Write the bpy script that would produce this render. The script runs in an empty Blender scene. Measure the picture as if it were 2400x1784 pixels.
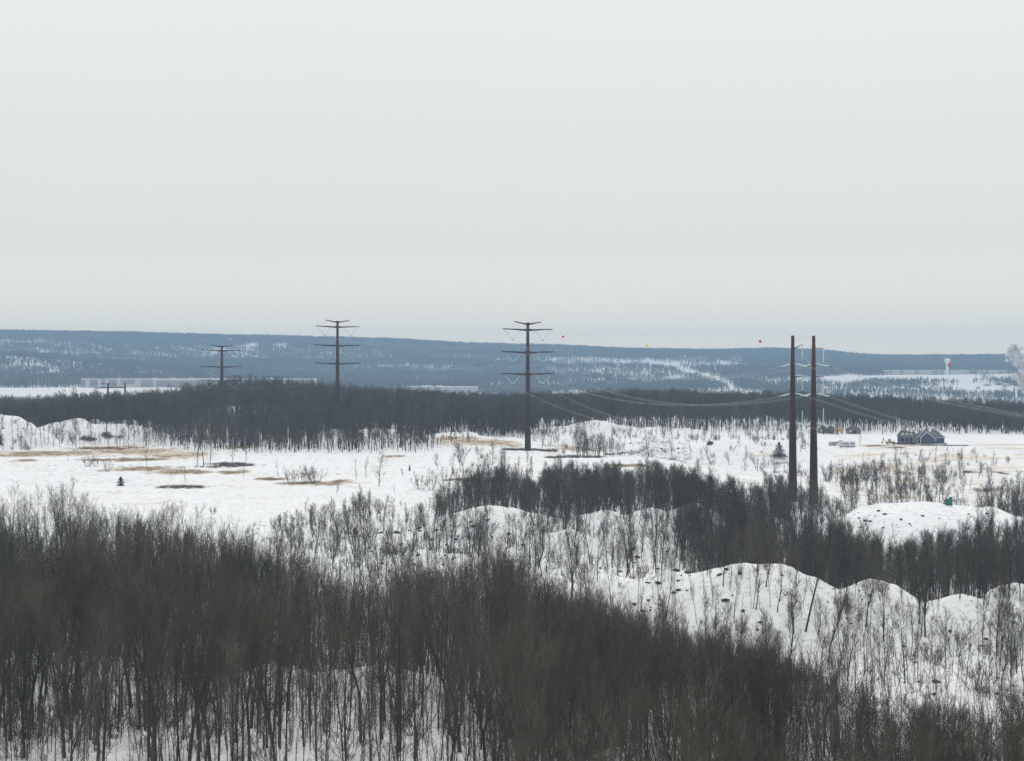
import bpy, math, random
import numpy as np
R = math.radians
rng = random.Random(7)
nr = np.random.RandomState(11)
SC = bpy.context.scene
COL = SC.collection
F, CX, CY, CZ = 4000.0, 1200.0, 892.0, 32.0     # focal length in photo pixels, image centre, eye height (m)

# ------------------------------------------------------------------ materials
def mat(name, col, rough=.85, spec=.2, metal=0.0):
    m = bpy.data.materials.new(name); m.use_nodes = True
    b = m.node_tree.nodes['Principled BSDF']
    b.inputs['Base Color'].default_value = (*col, 1)
    b.inputs['Roughness'].default_value = rough
    b.inputs['Metallic'].default_value = metal
    b.inputs['Specular IOR Level'].default_value = spec
    return m
def noisy(name, c1, c2, scale=3.0, rough=.85, spec=.2, lo=.35, hi=.65, stretch=(1,1,1), bump=0):
    m = mat(name, c1, rough, spec); nt = m.node_tree; N = nt.nodes; L = nt.links
    b = N['Principled BSDF']
    tc = N.new('ShaderNodeTexCoord'); mp = N.new('ShaderNodeMapping'); mp.inputs['Scale'].default_value = stretch
    no = N.new('ShaderNodeTexNoise'); no.inputs['Scale'].default_value = scale; no.inputs['Detail'].default_value = 5
    cr = N.new('ShaderNodeValToRGB'); cr.color_ramp.elements[0].position = lo; cr.color_ramp.elements[1].position = hi
    cr.color_ramp.elements[0].color = (*c1, 1); cr.color_ramp.elements[1].color = (*c2, 1)
    L.new(tc.outputs['Object'], mp.inputs[0]); L.new(mp.outputs[0], no.inputs['Vector'])
    L.new(no.outputs['Fac'], cr.inputs[0]); L.new(cr.outputs[0], b.inputs['Base Color'])
    if bump:
        bp = N.new('ShaderNodeBump'); bp.inputs['Strength'].default_value = bump; bp.inputs['Distance'].default_value = .05
        L.new(no.outputs['Fac'], bp.inputs['Height']); L.new(bp.outputs[0], b.inputs['Normal'])
    return m
def bark(name, cols, rough=.95):
    """bark whose colour differs from tree to tree (olive, brown, reddish, grey)"""
    m = mat(name, cols[0], rough, .1); nt = m.node_tree; N = nt.nodes; L = nt.links
    b = N['Principled BSDF']; oi = N.new('ShaderNodeObjectInfo'); cr = N.new('ShaderNodeValToRGB')
    r = cr.color_ramp; n = len(cols)
    r.elements[0].position = 0; r.elements[0].color = (*cols[0], 1)
    r.elements[1].position = 1; r.elements[1].color = (*cols[-1], 1)
    for i in range(1, n-1):
        e = r.elements.new(i/(n-1)); e.color = (*cols[i], 1)
    tc = N.new('ShaderNodeTexCoord'); no = N.new('ShaderNodeTexNoise'); no.inputs['Scale'].default_value = 1.3
    mx = N.new('ShaderNodeMix'); mx.data_type = 'RGBA'; mx.blend_type = 'MULTIPLY'; mx.inputs[0].default_value = .5
    L.new(tc.outputs['Object'], no.inputs['Vector'])
    L.new(oi.outputs['Random'], cr.inputs[0]); L.new(cr.outputs[0], mx.inputs[6]); L.new(no.outputs['Color'], mx.inputs[7])
    L.new(mx.outputs[2], b.inputs['Base Color'])
    return m
M = {}
M['trunk'] = bark('bark', [(.075,.066,.054),(.055,.048,.042),(.082,.074,.058),(.06,.052,.048),(.095,.09,.08)])
M['twig'] = bark('twigs', [(.18,.165,.13),(.085,.066,.060),(.14,.13,.09),(.08,.074,.068),(.15,.125,.10),(.065,.060,.05),(.13,.12,.10)])
M['pale'] = bark('young_bark', [(.15,.14,.125),(.10,.09,.078),(.13,.12,.10),(.12,.11,.105)])
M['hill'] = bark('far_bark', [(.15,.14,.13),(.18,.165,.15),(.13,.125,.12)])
M['red'] = bark('reddish_twigs', [(.10,.06,.05),(.085,.055,.045),(.12,.075,.055)])
M['grass'] = bark('dry_grass', [(.50,.36,.20),(.42,.32,.2),(.36,.3,.22)])
M['brush'] = bark('brush_stems', [(.17,.12,.11),(.15,.11,.10),(.2,.16,.14)])
M['steel'] = noisy('weathering_steel', (.024,.012,.012), (.060,.026,.022), .5, .7, .25, stretch=(1,1,.15))
M['insul'] = mat('glass_insulator', (.45,.60,.58), .25, .5)
M['wire'] = mat('aluminium_wire', (.55,.55,.56), .45, .5, .3)
M['red_ball'] = mat('red_marker', (.55,.03,.025), .5)
M['yel_ball'] = mat('yellow_marker', (.75,.48,.04), .5)
M['whi_ball'] = mat('white_marker', (.8,.8,.8), .5)
M['rock'] = noisy('shale_rock', (.035,.034,.034), (.085,.08,.075), 2.0, .9, .1, bump=.5)
M['conifer'] = bark('needles', [(.018,.035,.022),(.026,.045,.028)])
M['navy'] = noisy('navy_siding', (.050,.080,.135), (.062,.096,.155), .8, .7, .2, stretch=(.1,.1,14))
M['shingle'] = noisy('grey_shingle', (.085,.10,.11), (.13,.15,.16), 3, .9, .1)
M['trim'] = mat('white_trim', (.72,.71,.72), .6)
M['glass'] = mat('window_glass', (.16,.19,.22), .1, .6)
M['maroon'] = mat('maroon_door', (.09,.05,.06), .6)
M['concrete'] = noisy('concrete', (.40,.42,.42), (.5,.51,.5), 1.0)
M['snow'] = mat('snow', (.86,.87,.89), .9, .1)
M['panel'] = noisy('warehouse_panel', (.50,.50,.49), (.57,.57,.56), .05)
M['panel2'] = mat('warehouse_grey_panel', (.30,.30,.305), .8)
M['greenpaint'] = noisy('green_sign_paint', (.02,.13,.10), (.035,.17,.13), 2.0, .7)
M['signmark'] = mat('pale_sign_marks', (.30,.42,.40), .7)
M['orange'] = mat('yellow_machine_paint', (.45,.26,.06), .5)
M['black'] = mat('black_rubber', (.015,.015,.017), .8)
M['darkblue'] = mat('dark_blue_paint', (.02,.035,.05), .35, .5)
M['redpaint'] = mat('dull_red_paint', (.09,.035,.035), .5)
M['camper'] = mat('camper_white', (.6,.62,.64), .5)
M['stripe'] = mat('camper_stripe', (.10,.15,.17), .5)
M['trailer'] = noisy('grey_trailer', (.24,.28,.31), (.28,.32,.35), .5, .6)
M['rust'] = noisy('rusty_wall', (.16,.08,.06), (.22,.12,.09), 1.0)
M['greenroof'] = mat('green_roof', (.08,.16,.12), .7)
M['yellow'] = mat('yellow_container', (.42,.30,.08), .6)
M['greywood'] = noisy('grey_boards', (.12,.11,.11), (.2,.18,.17), 1.5)

# ------------------------------------------------------------------ tagging / mesh helpers
def tag(o, label=None, cat=None, group=None, kind=None):
    for k, v in (('label', label), ('category', cat), ('group', group), ('kind', kind)):
        if v: o[k] = v
    return o
class MB:
    def __init__(s): s.v = []; s.f = []; s.m = []
    def quad_ring(s, a, b, n, mi=0):
        for i in range(n):
            s.f.append((a+i, a+(i+1) % n, b+(i+1) % n, b+i)); s.m.append(mi)
    def tube(s, pts, rad, n=5, cap=True, mi=0):
        rings = []
        for i, p in enumerate(pts):
            q = pts[min(i+1, len(pts)-1)]; o = pts[max(i-1, 0)]
            d = (q[0]-o[0], q[1]-o[1], q[2]-o[2]); l = math.sqrt(d[0]**2+d[1]**2+d[2]**2) or 1; d = (d[0]/l, d[1]/l, d[2]/l)
            u = (0,0,1) if abs(d[2]) < .9 else (1,0,0)
            a = (d[1]*u[2]-d[2]*u[1], d[2]*u[0]-d[0]*u[2], d[0]*u[1]-d[1]*u[0]); l = math.sqrt(a[0]**2+a[1]**2+a[2]**2); a = (a[0]/l, a[1]/l, a[2]/l)
            b = (d[1]*a[2]-d[2]*a[1], d[2]*a[0]-d[0]*a[2], d[0]*a[1]-d[1]*a[0])
            r = rad[i]; st = len(s.v); rings.append(st)
            for k in range(n):
                t = 2*math.pi*k/n; c, e = math.cos(t)*r, math.sin(t)*r
                s.v.append((p[0]+a[0]*c+b[0]*e, p[1]+a[1]*c+b[1]*e, p[2]+a[2]*c+b[2]*e))
        for a, b in zip(rings, rings[1:]): s.quad_ring(a, b, n, mi)
        if cap:
            s.f.append(tuple(range(rings[0], rings[0]+n))[::-1]); s.m.append(mi)
            s.f.append(tuple(range(rings[-1], rings[-1]+n))); s.m.append(mi)
    def cone(s, p, q, r, mi=0):
        """thin three-sided twig tapering to a point"""
        d = (q[0]-p[0], q[1]-p[1], q[2]-p[2])
        a = (d[1], -d[0], 0) if abs(d[0])+abs(d[1]) > 1e-4 else (1,0,0)
        l = math.sqrt(a[0]**2+a[1]**2); a = (a[0]/l*r, a[1]/l*r, 0)
        b = (-a[1]*.8, a[0]*.8, .3*r); n = len(s.v)
        s.v += [(p[0]+a[0], p[1]+a[1], p[2]), (p[0]-a[0]*.5+b[0], p[1]-a[1]*.5+b[1], p[2]+b[2]), (p[0]-a[0]*.5-b[0], p[1]-a[1]*.5-b[1], p[2]-b[2]), q]
        s.f += [(n, n+1, n+3), (n+1, n+2, n+3), (n+2, n, n+3)]; s.m += [mi]*3
    def box(s, x0, y0, z0, x1, y1, z1, mi=0):
        n = len(s.v)
        s.v += [(x0,y0,z0),(x1,y0,z0),(x1,y1,z0),(x0,y1,z0),(x0,y0,z1),(x1,y0,z1),(x1,y1,z1),(x0,y1,z1)]
        for f in ((0,3,2,1),(4,5,6,7),(0,1,5,4),(1,2,6,5),(2,3,7,6),(3,0,4,7)):
            s.f.append(tuple(n+i for i in f)); s.m.append(mi)
    def poly(s, pts, mi=0):
        n = len(s.v); s.v += pts; s.f.append(tuple(range(n, n+len(pts)))); s.m.append(mi)
    def prism(s, pts, y0, y1, mi=0):
        """outline pts (x, z) extruded from y0 to y1"""
        n = len(s.v); k = len(pts)
        s.v += [(x, y0, z) for x, z in pts] + [(x, y1, z) for x, z in pts]
        s.f.append(tuple(range(n, n+k))); s.f.append(tuple(range(n+k, n+2*k))[::-1]); s.m += [mi, mi]
        for i in range(k): s.f.append((n+(i+1) % k, n+i, n+k+i, n+k+(i+1) % k)); s.m.append(mi)
    def slab(s, pts, nrm, th, mi=0):
        """flat polygon given thickness th along nrm"""
        n = len(s.v); k = len(pts)
        s.v += list(pts) + [(p[0]+nrm[0]*th, p[1]+nrm[1]*th, p[2]+nrm[2]*th) for p in pts]
        s.f.append(tuple(range(n, n+k))[::-1]); s.f.append(tuple(range(n+k, n+2*k))); s.m += [mi, mi]
        for i in range(k): s.f.append((n+i, n+(i+1) % k, n+k+(i+1) % k, n+k+i)); s.m.append(mi)
    def mesh(s, name, mats, smooth=False):
        me = bpy.data.meshes.new(name); me.from_pydata(s.v, [], s.f)
        for m in (mats if isinstance(mats, (list, tuple)) else [mats]): me.materials.append(m)
        me.polygons.foreach_set('material_index', s.m)
        if smooth: me.polygons.foreach_set('use_smooth', [True]*len(s.f))
        me.update(); return me
    def build(s, name, mats, parent=None, loc=(0,0,0), rz=0, link=True, smooth=False):
        o = bpy.data.objects.new(name, s.mesh(name, mats, smooth))
        if link: COL.objects.link(o)
        if parent: o.parent = parent
        o.location = loc; o.rotation_euler.z = rz
        return o
def empty(name, loc, rz=0, **k):
    o = bpy.data.objects.new(name, None); COL.objects.link(o); o.location = loc; o.rotation_euler.z = rz
    o.empty_display_size = .2
    return tag(o, **k)

# ------------------------------------------------------------------ terrain
def vnoise(x, y, seed=0):
    """value noise, -1..1"""
    xi = np.floor(x).astype(np.int64); yi = np.floor(y).astype(np.int64)
    fx = x-xi; fy = y-yi; fx = fx*fx*(3-2*fx); fy = fy*fy*(3-2*fy)
    def h(a, b):
        n = (a*374761393 + b*668265263 + seed*974711) & 0x7fffffff
        n = ((n ^ (n >> 13))*1274126177) & 0x7fffffff
        return ((n ^ (n >> 16)) & 0xffff)/32767.5 - 1
    return (h(xi,yi)*(1-fx)+h(xi+1,yi)*fx)*(1-fy) + (h(xi,yi+1)*(1-fx)+h(xi+1,yi+1)*fx)*fy
def fbm(x, y, seed=0, oct=4):
    s = 0; a = .5
    for i in range(oct): s = s + a*vnoise(x*2**i, y*2**i, seed+i); a *= .5
    return s
BX = np.array([-3000,-1200,0,300,600,900,1200,1500,1800,2100,2400,3600,5400], float)
BASE = [
 (30,  [-6]*13), (110, [-6]*13),
 (165, [-5,-5,-5,-5,-5,-5,-5.5,-7,-9,-9.5,-9.5,-9,-9]),
 (200, [-6,-6,-6,-6,-6,-6,-7,-9,-10.5,-10,-9.5,-9,-9]),
 (250, [-7,-7,-7,-7,-8,-8,-9,-12,-13,-12,-12,-12,-12]),
 (270, [-7,-7,-7,-7,-8,-8,-9,-13,-13.5,-13,-13,-13,-13]),
 (320, [-7,-7,-7,-7,-8,-9,-10,-12,-13,-13,-13,-13,-13]),
 (360, [-6,-6,-5,-5,-6,-8,-9,-9,-12,-13,-13,-12,-12]),
 (400, [-5,-5,-5,-5,-5,-6,-7,-8,-11,-13,-12,-12,-12]),
 (450, [-3,-3,-3,-3,-3,-4,-6,-6,-8,-10,-11,-10,-10]),
 (500, [-2,-2,-2,-2,-2,-2,-4,-5,-5,-7,-10,-9,-9]),
 (600, [-1,-1,-1,-1,-1,0,.5,.3,-2,-8,-7,-5,-5]),
 (700, [0,0,0,0,0,.5,1,.7,-7,-7,-4,-2,-2]),
 (770, [0,0,.3,.3,.3,.8,.6,-4,-7,-3,-2,-1,-1]),
 (830, [0,0,.4,.3,.3,1,1,-2,-2,-.3,-.2,0,0]),
 (900, [2,2,1.5,1.5,1.5,3,3,1,0,0,0,0,0]),
 (1000,[2,2,2,5.5,12,9,4,5,1,0,-.5,-1,-1]),
 (1100,[1,1,2.5,6.5,17.5,10,5.5,7.5,6,3,-.5,-3,-3]),
 (1300,[0,0,1,4,14,7,4,7,5.5,2,-3,-6,-6]),
 (1500,[0,0,0,2,6,2,0,0,0,-4,-8,-10,-10]),
 (2000,[-8,-8,-8,-6,-4,-6,-10,-12,-16,-22,-26,-26,-26]),
 (2500,[4,4,6,6,6,-2,-8,-12,-18,-24,-28,-28,-28]),
 (3000,[17,17,18,18,18,4,-2,-6,-10,-15,-20,-20,-20]),
 (3500,[18,18,19,19,18,3,2,4,4,0,-5,-5,-5]),
 (4000,[40,40,38,33,22,16,14,16,20,22,18,18,18]),
 (4500,[105,105,98,72,44,32,34,38,46,46,46,46,46]),
 (4900,[100,100,95,74,52,42,44,50,58,47,47,47,47]),
 (5500,[110,110,105,98,90,84,80,78,74,66,60,60,60]),
 (6300,[190,190,182,172,158,146,128,115,110,86,84,90,90]),
 (7000,[232,230,224,220,206,195,171,150,150,124,126,140,140]),
 (8000,[200]*6+[150]*2+[120]*5), (9500,[20]*13)]
BD = np.log(np.array([b[0] for b in BASE], float)); BZ = np.array([b[1] for b in BASE], float)
def smoothlerp(f): return f
def base_h(xp, d):
    xp = np.clip(xp, BX[0], BX[-1]-1e-6); ld = np.clip(np.log(d), BD[0], BD[-1]-1e-9)
    i = np.clip(np.searchsorted(BX, xp, side='right')-1, 0, len(BX)-2); j = np.clip(np.searchsorted(BD, ld, side='right')-1, 0, len(BD)-2)
    u = (xp-BX[i])/(BX[i+1]-BX[i]); v = (ld-BD[j])/(BD[j+1]-BD[j])
    u = u*u*(3-2*u)*.6+u*.4; v = v*v*(3-2*v)*.5+v*.5
    return (BZ[j,i]*(1-u)+BZ[j,i+1]*u)*(1-v)+(BZ[j+1,i]*(1-u)+BZ[j+1,i+1]*u)*v
# spoil-bank crests: (distance, half width, slope, [(photo x, photo y), ...]) - each a real ridge at its own distance
RIDGES = [
 (425, 5, .50, [(640,1330),(780,1278),(840,1254),(890,1244),(930,1250),(1000,1236),(1060,1206),(1110,1188),(1155,1184),(1220,1194),(1260,1206),(1330,1222),(1370,1200),(1420,1190),(1480,1208),(1530,1192),(1580,1196),(1625,1178),(1680,1215),(1790,1290)]),
 (368, 4, .50, [(800,1360),(870,1326),(925,1305),(980,1294),(1040,1304),(1090,1300),(1160,1340)]),
 (395, 4, .50, [(1180,1300),(1250,1262),(1330,1240),(1400,1262),(1470,1250),(1540,1262),(1600,1300)]),
 (300, 4, .60, [(560,1440),(640,1402),(700,1412),(770,1388),(850,1391),(920,1414),(1010,1400),(1080,1408),(1180,1378),(1240,1352),(1300,1350),(1360,1384),(1430,1346),(1500,1362),(1570,1340),(1640,1345),(1700,1322),(1740,1313),(1790,1322),(1840,1326),(1900,1350),(1960,1378),(2000,1362),(2030,1350),(2070,1360),(2110,1388),(2160,1418),(2200,1408),(2250,1386),(2300,1402),(2335,1385),(2365,1366),(2400,1378),(2460,1400),(2700,1370)]),
 (350, 4, .50, [(300,1345),(370,1318),(424,1299),(480,1308),(540,1330),(600,1352)]),
 (338, 3, .50, [(-80,1330),(20,1318),(90,1300),(150,1322),(240,1345)]),
 (190, 3, .55, [(1480,1695),(1580,1650),(1640,1624),(1700,1600),(1745,1593),(1800,1604),(1860,1634),(1930,1640),(1990,1660),(2100,1690)]),
 (215, 3, .45, [(-200,1540),(-60,1560),(60,1545),(150,1528),(250,1532),(330,1552),(430,1580)]),
 (205, 3, .45, [(480,1600),(620,1560),(760,1590),(900,1555),(1040,1580),(1180,1600)]),
 (160, 3, .45, [(1560,1740),(1640,1718),(1690,1711),(1750,1722),(1830,1760)]),
 (425, 12, .42, [(1925,1240),(1960,1212),(1990,1199),(2060,1191),(2110,1184),(2160,1180),(2220,1181),(2250,1186),(2285,1190),(2310,1188),(2350,1206),(2390,1232),(2450,1262)]),
 (800, 4, .8, [(-300,1000),(-100,985),(-30,972),(10,971),(40,979),(62,991),(80,1010)]),
 (875, 8, .55, [(70,1006),(115,994),(150,991),(175,983),(192,981),(212,990),(235,996),(265,993),(295,992),(330,1000),(360,1012)]),
 (920, 7, .5, [(215,990),(235,976),(255,988),(290,981),(340,982),(380,1000)]),
 (945, 8, .5, [(1235,1006),(1280,1001),(1330,999),(1365,990),(1392,983),(1420,984),(1450,994),(1500,1003),(1560,1003),(1620,1007),(1700,1016)]),
 (840, 9, .5, [(770,1014),(800,1004),(840,1004),(870,1003),(915,1003),(950,1012)]),
 (865, 34, .10, [(985,1024),(1024,1016),(1060,1015),(1110,1018),(1168,1023),(1225,1034),(1260,1046)]),
 (800, 9, .40, [(1480,1043),(1560,1030),(1640,1036),(1700,1028),(1780,1030),(1850,1034)]),
 (3420, 40, .22, [(925,927),(980,926),(1100,925),(1150,924),(1165,927),(1178,932)]),
 (3350, 30, .2, [(1270,932),(1290,926),(1320,924),(1400,925),(1500,930),(1620,930),(1740,938)]),
]
RID = []
for d, w, sl, pts in RIDGES:
    P = np.array([((x-CX)/F*d, d+3*math.sin(x*.021)*(d/300), CZ-(y-CY)*d/F) for x, y in pts]); RID.append((w, sl, P))
def ridge_h(x, y):
    out = np.full(x.shape, -1e3)
    for w, sl, P in RID:
        top = P[:,2].max()
        best = np.full(x.shape, -1e3)
        R_ = 3*w+45/sl*.6+20 if P[0,1] < 2000 else 400
        m = (x > P[:,0].min()-R_) & (x < P[:,0].max()+R_) & (y > P[:,1].min()-R_) & (y < P[:,1].max()+R_)
        if not m.any(): continue
        xx, yy = x[m], y[m]; b = np.full(xx.shape, -1e3); bd = np.full(xx.shape, 1e9)
        for a, c in zip(P, P[1:]):
            ex, ey = c[0]-a[0], c[1]-a[1]; L2 = ex*ex+ey*ey
            t = np.clip(((xx-a[0])*ex+(yy-a[1])*ey)/L2, 0, 1)
            dd = (xx-a[0]-t*ex)**2+(yy-a[1]-t*ey)**2
            zc = a[2]+(c[2]-a[2])*t
            k = dd < bd; bd = np.where(k, dd, bd); b = np.where(k, zc, b)
        b = b + (1.2*fbm(xx/11., yy/40., 55, 3)+.35*fbm(xx/3.2, yy/6., 57, 3) if P[0,1] < 1100 else 0)
        dist = np.sqrt(bd)*(1+.22*fbm(xx/19., yy/19., 91, 2))
        best[m] = b - sl*(np.sqrt(dist*dist+w*w)-w)
        out = np.maximum(out, best)
    return out
def H(x, y):
    x = np.asarray(x, float); y = np.maximum(np.asarray(y, float), 25)
    xp = x/y*F+CX
    z = base_h(xp, y)
    near = np.clip((1200-y)/300, 0, 1)
    hum = np.clip((470-y)/60, 0, 1)*np.clip((y-120)/40, 0, 1)
    z = z + hum*1.5*fbm(x/24., y/24., 3, 3)
    r = ridge_h(x, y)
    k = 1.2; h = np.clip(.5+.5*(r-z)/k, 0, 1)
    z = z*(1-h)+r*h + k*h*(1-h)
    z = z + near*(.22*fbm(x/6., y/6., 5, 3)+.5*fbm(x/55., y/55., 8, 2))
    far = np.clip((y-2500)/1500, 0, 1)
    z = z + far*(9*fbm(x/420., y/420., 21, 4))
    return z
def gz(x, y): return float(H(np.array([x]), np.array([y]))[0])
def gp(xp, yp, dmin=110, dmax=9000):
    """where the sight line through a photo pixel first meets the ground"""
    d = np.exp(np.linspace(math.log(dmin), math.log(dmax), 2600)); x = (xp-CX)/F*d
    z = H(x, d); ray = CZ-(yp-CY)*d/F
    i = np.argmax(z >= ray)
    if z[i] < ray[i]: i = len(d)-1
    return float(x[i]), float(d[i]), float(z[i])
rows = np.concatenate([np.exp(np.linspace(math.log(28), math.log(1500), 640)), np.exp(np.linspace(math.log(1508), math.log(7900), 230))])
us = np.concatenate([np.linspace(-1.0, -.34, 40)[:-1], np.linspace(-.34, .34, 420), np.linspace(.34, 1.0, 40)[1:]])
U, D = np.meshgrid(us, rows); GX = U*D; GY = D; GZ = H(GX, GY)
nu, nd = len(us), len(rows)
me = bpy.data.meshes.new('ground'); co = np.stack([GX, GY, GZ], -1).reshape(-1, 3)
me.vertices.add(len(co)); me.vertices.foreach_set('co', co.ravel())
ii = (np.arange(nd-1)[:,None]*nu+np.arange(nu-1)[None,:]).ravel()
q = np.stack([ii, ii+1, ii+nu+1, ii+nu], -1)
me.loops.add(q.size); me.loops.foreach_set('vertex_index', q.ravel()); me.polygons.add(len(q))
me.polygons.foreach_set('loop_start', np.arange(0, q.size, 4)); me.polygons.foreach_set('use_smooth', np.ones(len(q), bool)); me.update(calc_edges=True)
# dry-grass coverage is a property of the ground: bands where the grass stands out of the snow
def blob(px, py, cx, cy, rx, ry): return np.clip(1-((px-cx)/rx)**2-((py-cy)/ry)**2, 0, 1)*.62
PX = GX/GY*F+CX; PY = CY-(GZ-CZ)*F/GY
GB = [(120,1063,220,9),(330,1058,150,12),(260,1052,110,9),(420,1068,90,9),(60,1066,90,7),(300,1078,140,4),(330,1100,110,6),(420,1108,80,6),(545,1108,55,5),(640,1124,60,4),(1100,1036,110,12),(1060,1028,70,8),(1180,1040,60,10),(560,1048,60,5),(930,1070,30,3),(1480,1092,60,4),(760,1132,120,5),(1350,1052,90,6),(60,1080,40,5),(2050,1046,50,2.5),(2090,1050,40,2)]
g = np.zeros_like(GX)
fld = (GY > 380) & (GY < 1000)
for a in GB: g = np.maximum(g, np.where(fld, blob(PX, PY, *a), 0))
sp = np.clip((fbm(GX/17., GY/9., 40, 3)+.05)*2, 0, 1)*.22
spf = np.where(fld & (PY > 1035) & (PY < 1200), sp, 0)
spr = np.where((PX > 1950) & (GY > 560) & (GY < 860), np.clip(.35+fbm(GX/22., GY/12., 44, 3), 0, 1)*.6, 0)
g = np.maximum(np.maximum(g, spf), spr)
at = me.attributes.new('grass', 'FLOAT', 'POINT'); at.data.foreach_set('value', g.ravel().astype(np.float32))
gm = bpy.data.materials.new('snowy_ground'); gm.use_nodes = True; nt = gm.node_tree; N = nt.nodes; L = nt.links
b = N['Principled BSDF']; b.inputs['Roughness'].default_value = .9; b.inputs['Specular IOR Level'].default_value = .15
tc = N.new('ShaderNodeTexCoord')
def noise(scale, detail=5, vec=None):
    n = N.new('ShaderNodeTexNoise'); n.inputs['Scale'].default_value = scale; n.inputs['Detail'].default_value = detail
    L.new(vec or tc.outputs['Object'], n.inputs['Vector']); return n
def ramp(src, p0, p1, c0=(0,0,0,1), c1=(1,1,1,1)):
    r = N.new('ShaderNodeValToRGB'); r.color_ramp.elements[0].position = p0; r.color_ramp.elements[1].position = p1
    r.color_ramp.elements[0].color = c0; r.color_ramp.elements[1].color = c1; L.new(src, r.inputs[0]); return r
def mixc(fac, a, c):
    m = N.new('ShaderNodeMix'); m.data_type = 'RGBA'; L.new(fac, m.inputs[0])
    for i, s in ((6, a), (7, c)):
        if isinstance(s, tuple): m.inputs[i].default_value = s
        else: L.new(s, m.inputs[i])
    return m.outputs[2]
def mth(op, a, c):
    m = N.new('ShaderNodeMath'); m.operation = op
    for i, s in ((0, a), (1, c)):
        if isinstance(s, (int, float)): m.inputs[i].default_value = s
        else: L.new(s, m.inputs[i])
    return m.outputs[0]
snow = ramp(noise(.35, 8).outputs['Fac'], .3, .7, (.75,.755,.765,1), (.86,.862,.868,1))
litter = ramp(noise(1.1, 12).outputs['Fac'], .54, .74)            # twigs, stubble and stones showing through
c1 = mixc(mth('MULTIPLY', litter.outputs[0], .5), snow.outputs[0], (.16,.14,.125,1))
ga = N.new('ShaderNodeAttribute'); ga.attribute_name = 'grass'
gn = noise(.16, 12); gsum = mth('ADD', ga.outputs['Fac'], gn.outputs['Fac'])
gr = ramp(gsum, .66, 1.12)
c2 = mixc(mth('MULTIPLY', gr.outputs[0], .7), c1, (.60,.47,.32,1))
L.new(c2, b.inputs['Base Color'])
bp = N.new('ShaderNodeBump'); bp.inputs['Strength'].default_value = .5; bp.inputs['Distance'].default_value = .25
L.new(noise(.8, 8).outputs['Fac'], bp.inputs['Height']); L.new(bp.outputs[0], b.inputs['Normal'])
me.materials.append(gm)
ground = bpy.data.objects.new('ground', me); COL.objects.link(ground); tag(ground, kind='structure')

# ------------------------------------------------------------------ bare trees
def vadd(a, b, s=1.0): return (a[0]+b[0]*s, a[1]+b[1]*s, a[2]+b[2]*s)
def norm(a):
    l = math.sqrt(a[0]**2+a[1]**2+a[2]**2) or 1; return (a[0]/l, a[1]/l, a[2]/l)
def dirn(az, el): return (math.cos(az)*math.cos(el), math.sin(az)*math.cos(el), math.sin(el))
def path(r, p, d, length, n, wob, lift):
    pts = [p]
    for i in range(n):
        d = norm((d[0]+r.uniform(-wob, wob), d[1]+r.uniform(-wob, wob), d[2]+r.uniform(-wob, wob)*.5+lift))
        p = vadd(p, d, length/n); pts.append(p)
    return pts
def at_path(pts, t):
    f = t*(len(pts)-1); i = min(int(f), len(pts)-2); f -= i
    a, b = pts[i], pts[i+1]; return (a[0]+(b[0]-a[0])*f, a[1]+(b[1]-a[1])*f, a[2]+(b[2]-a[2])*f), norm((b[0]-a[0], b[1]-a[1], b[2]-a[2]))
def side(r, d, ang):
    """direction leaving d at angle ang, random azimuth"""
    for _ in range(9):
        v = norm((r.gauss(0,1), r.gauss(0,1), r.gauss(0,1)*.6)); k = v[0]*d[0]+v[1]*d[1]+v[2]*d[2]
        s = (v[0]-d[0]*k, v[1]-d[1]*k, v[2]-d[2]*k); l = math.sqrt(s[0]**2+s[1]**2+s[2]**2)
        if l > .2: break
    s = (s[0]/l, s[1]/l, s[2]/l); return norm((d[0]*math.cos(ang)+s[0]*math.sin(ang), d[1]*math.cos(ang)+s[1]*math.sin(ang), d[2]*math.cos(ang)+s[2]*math.sin(ang)))
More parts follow.
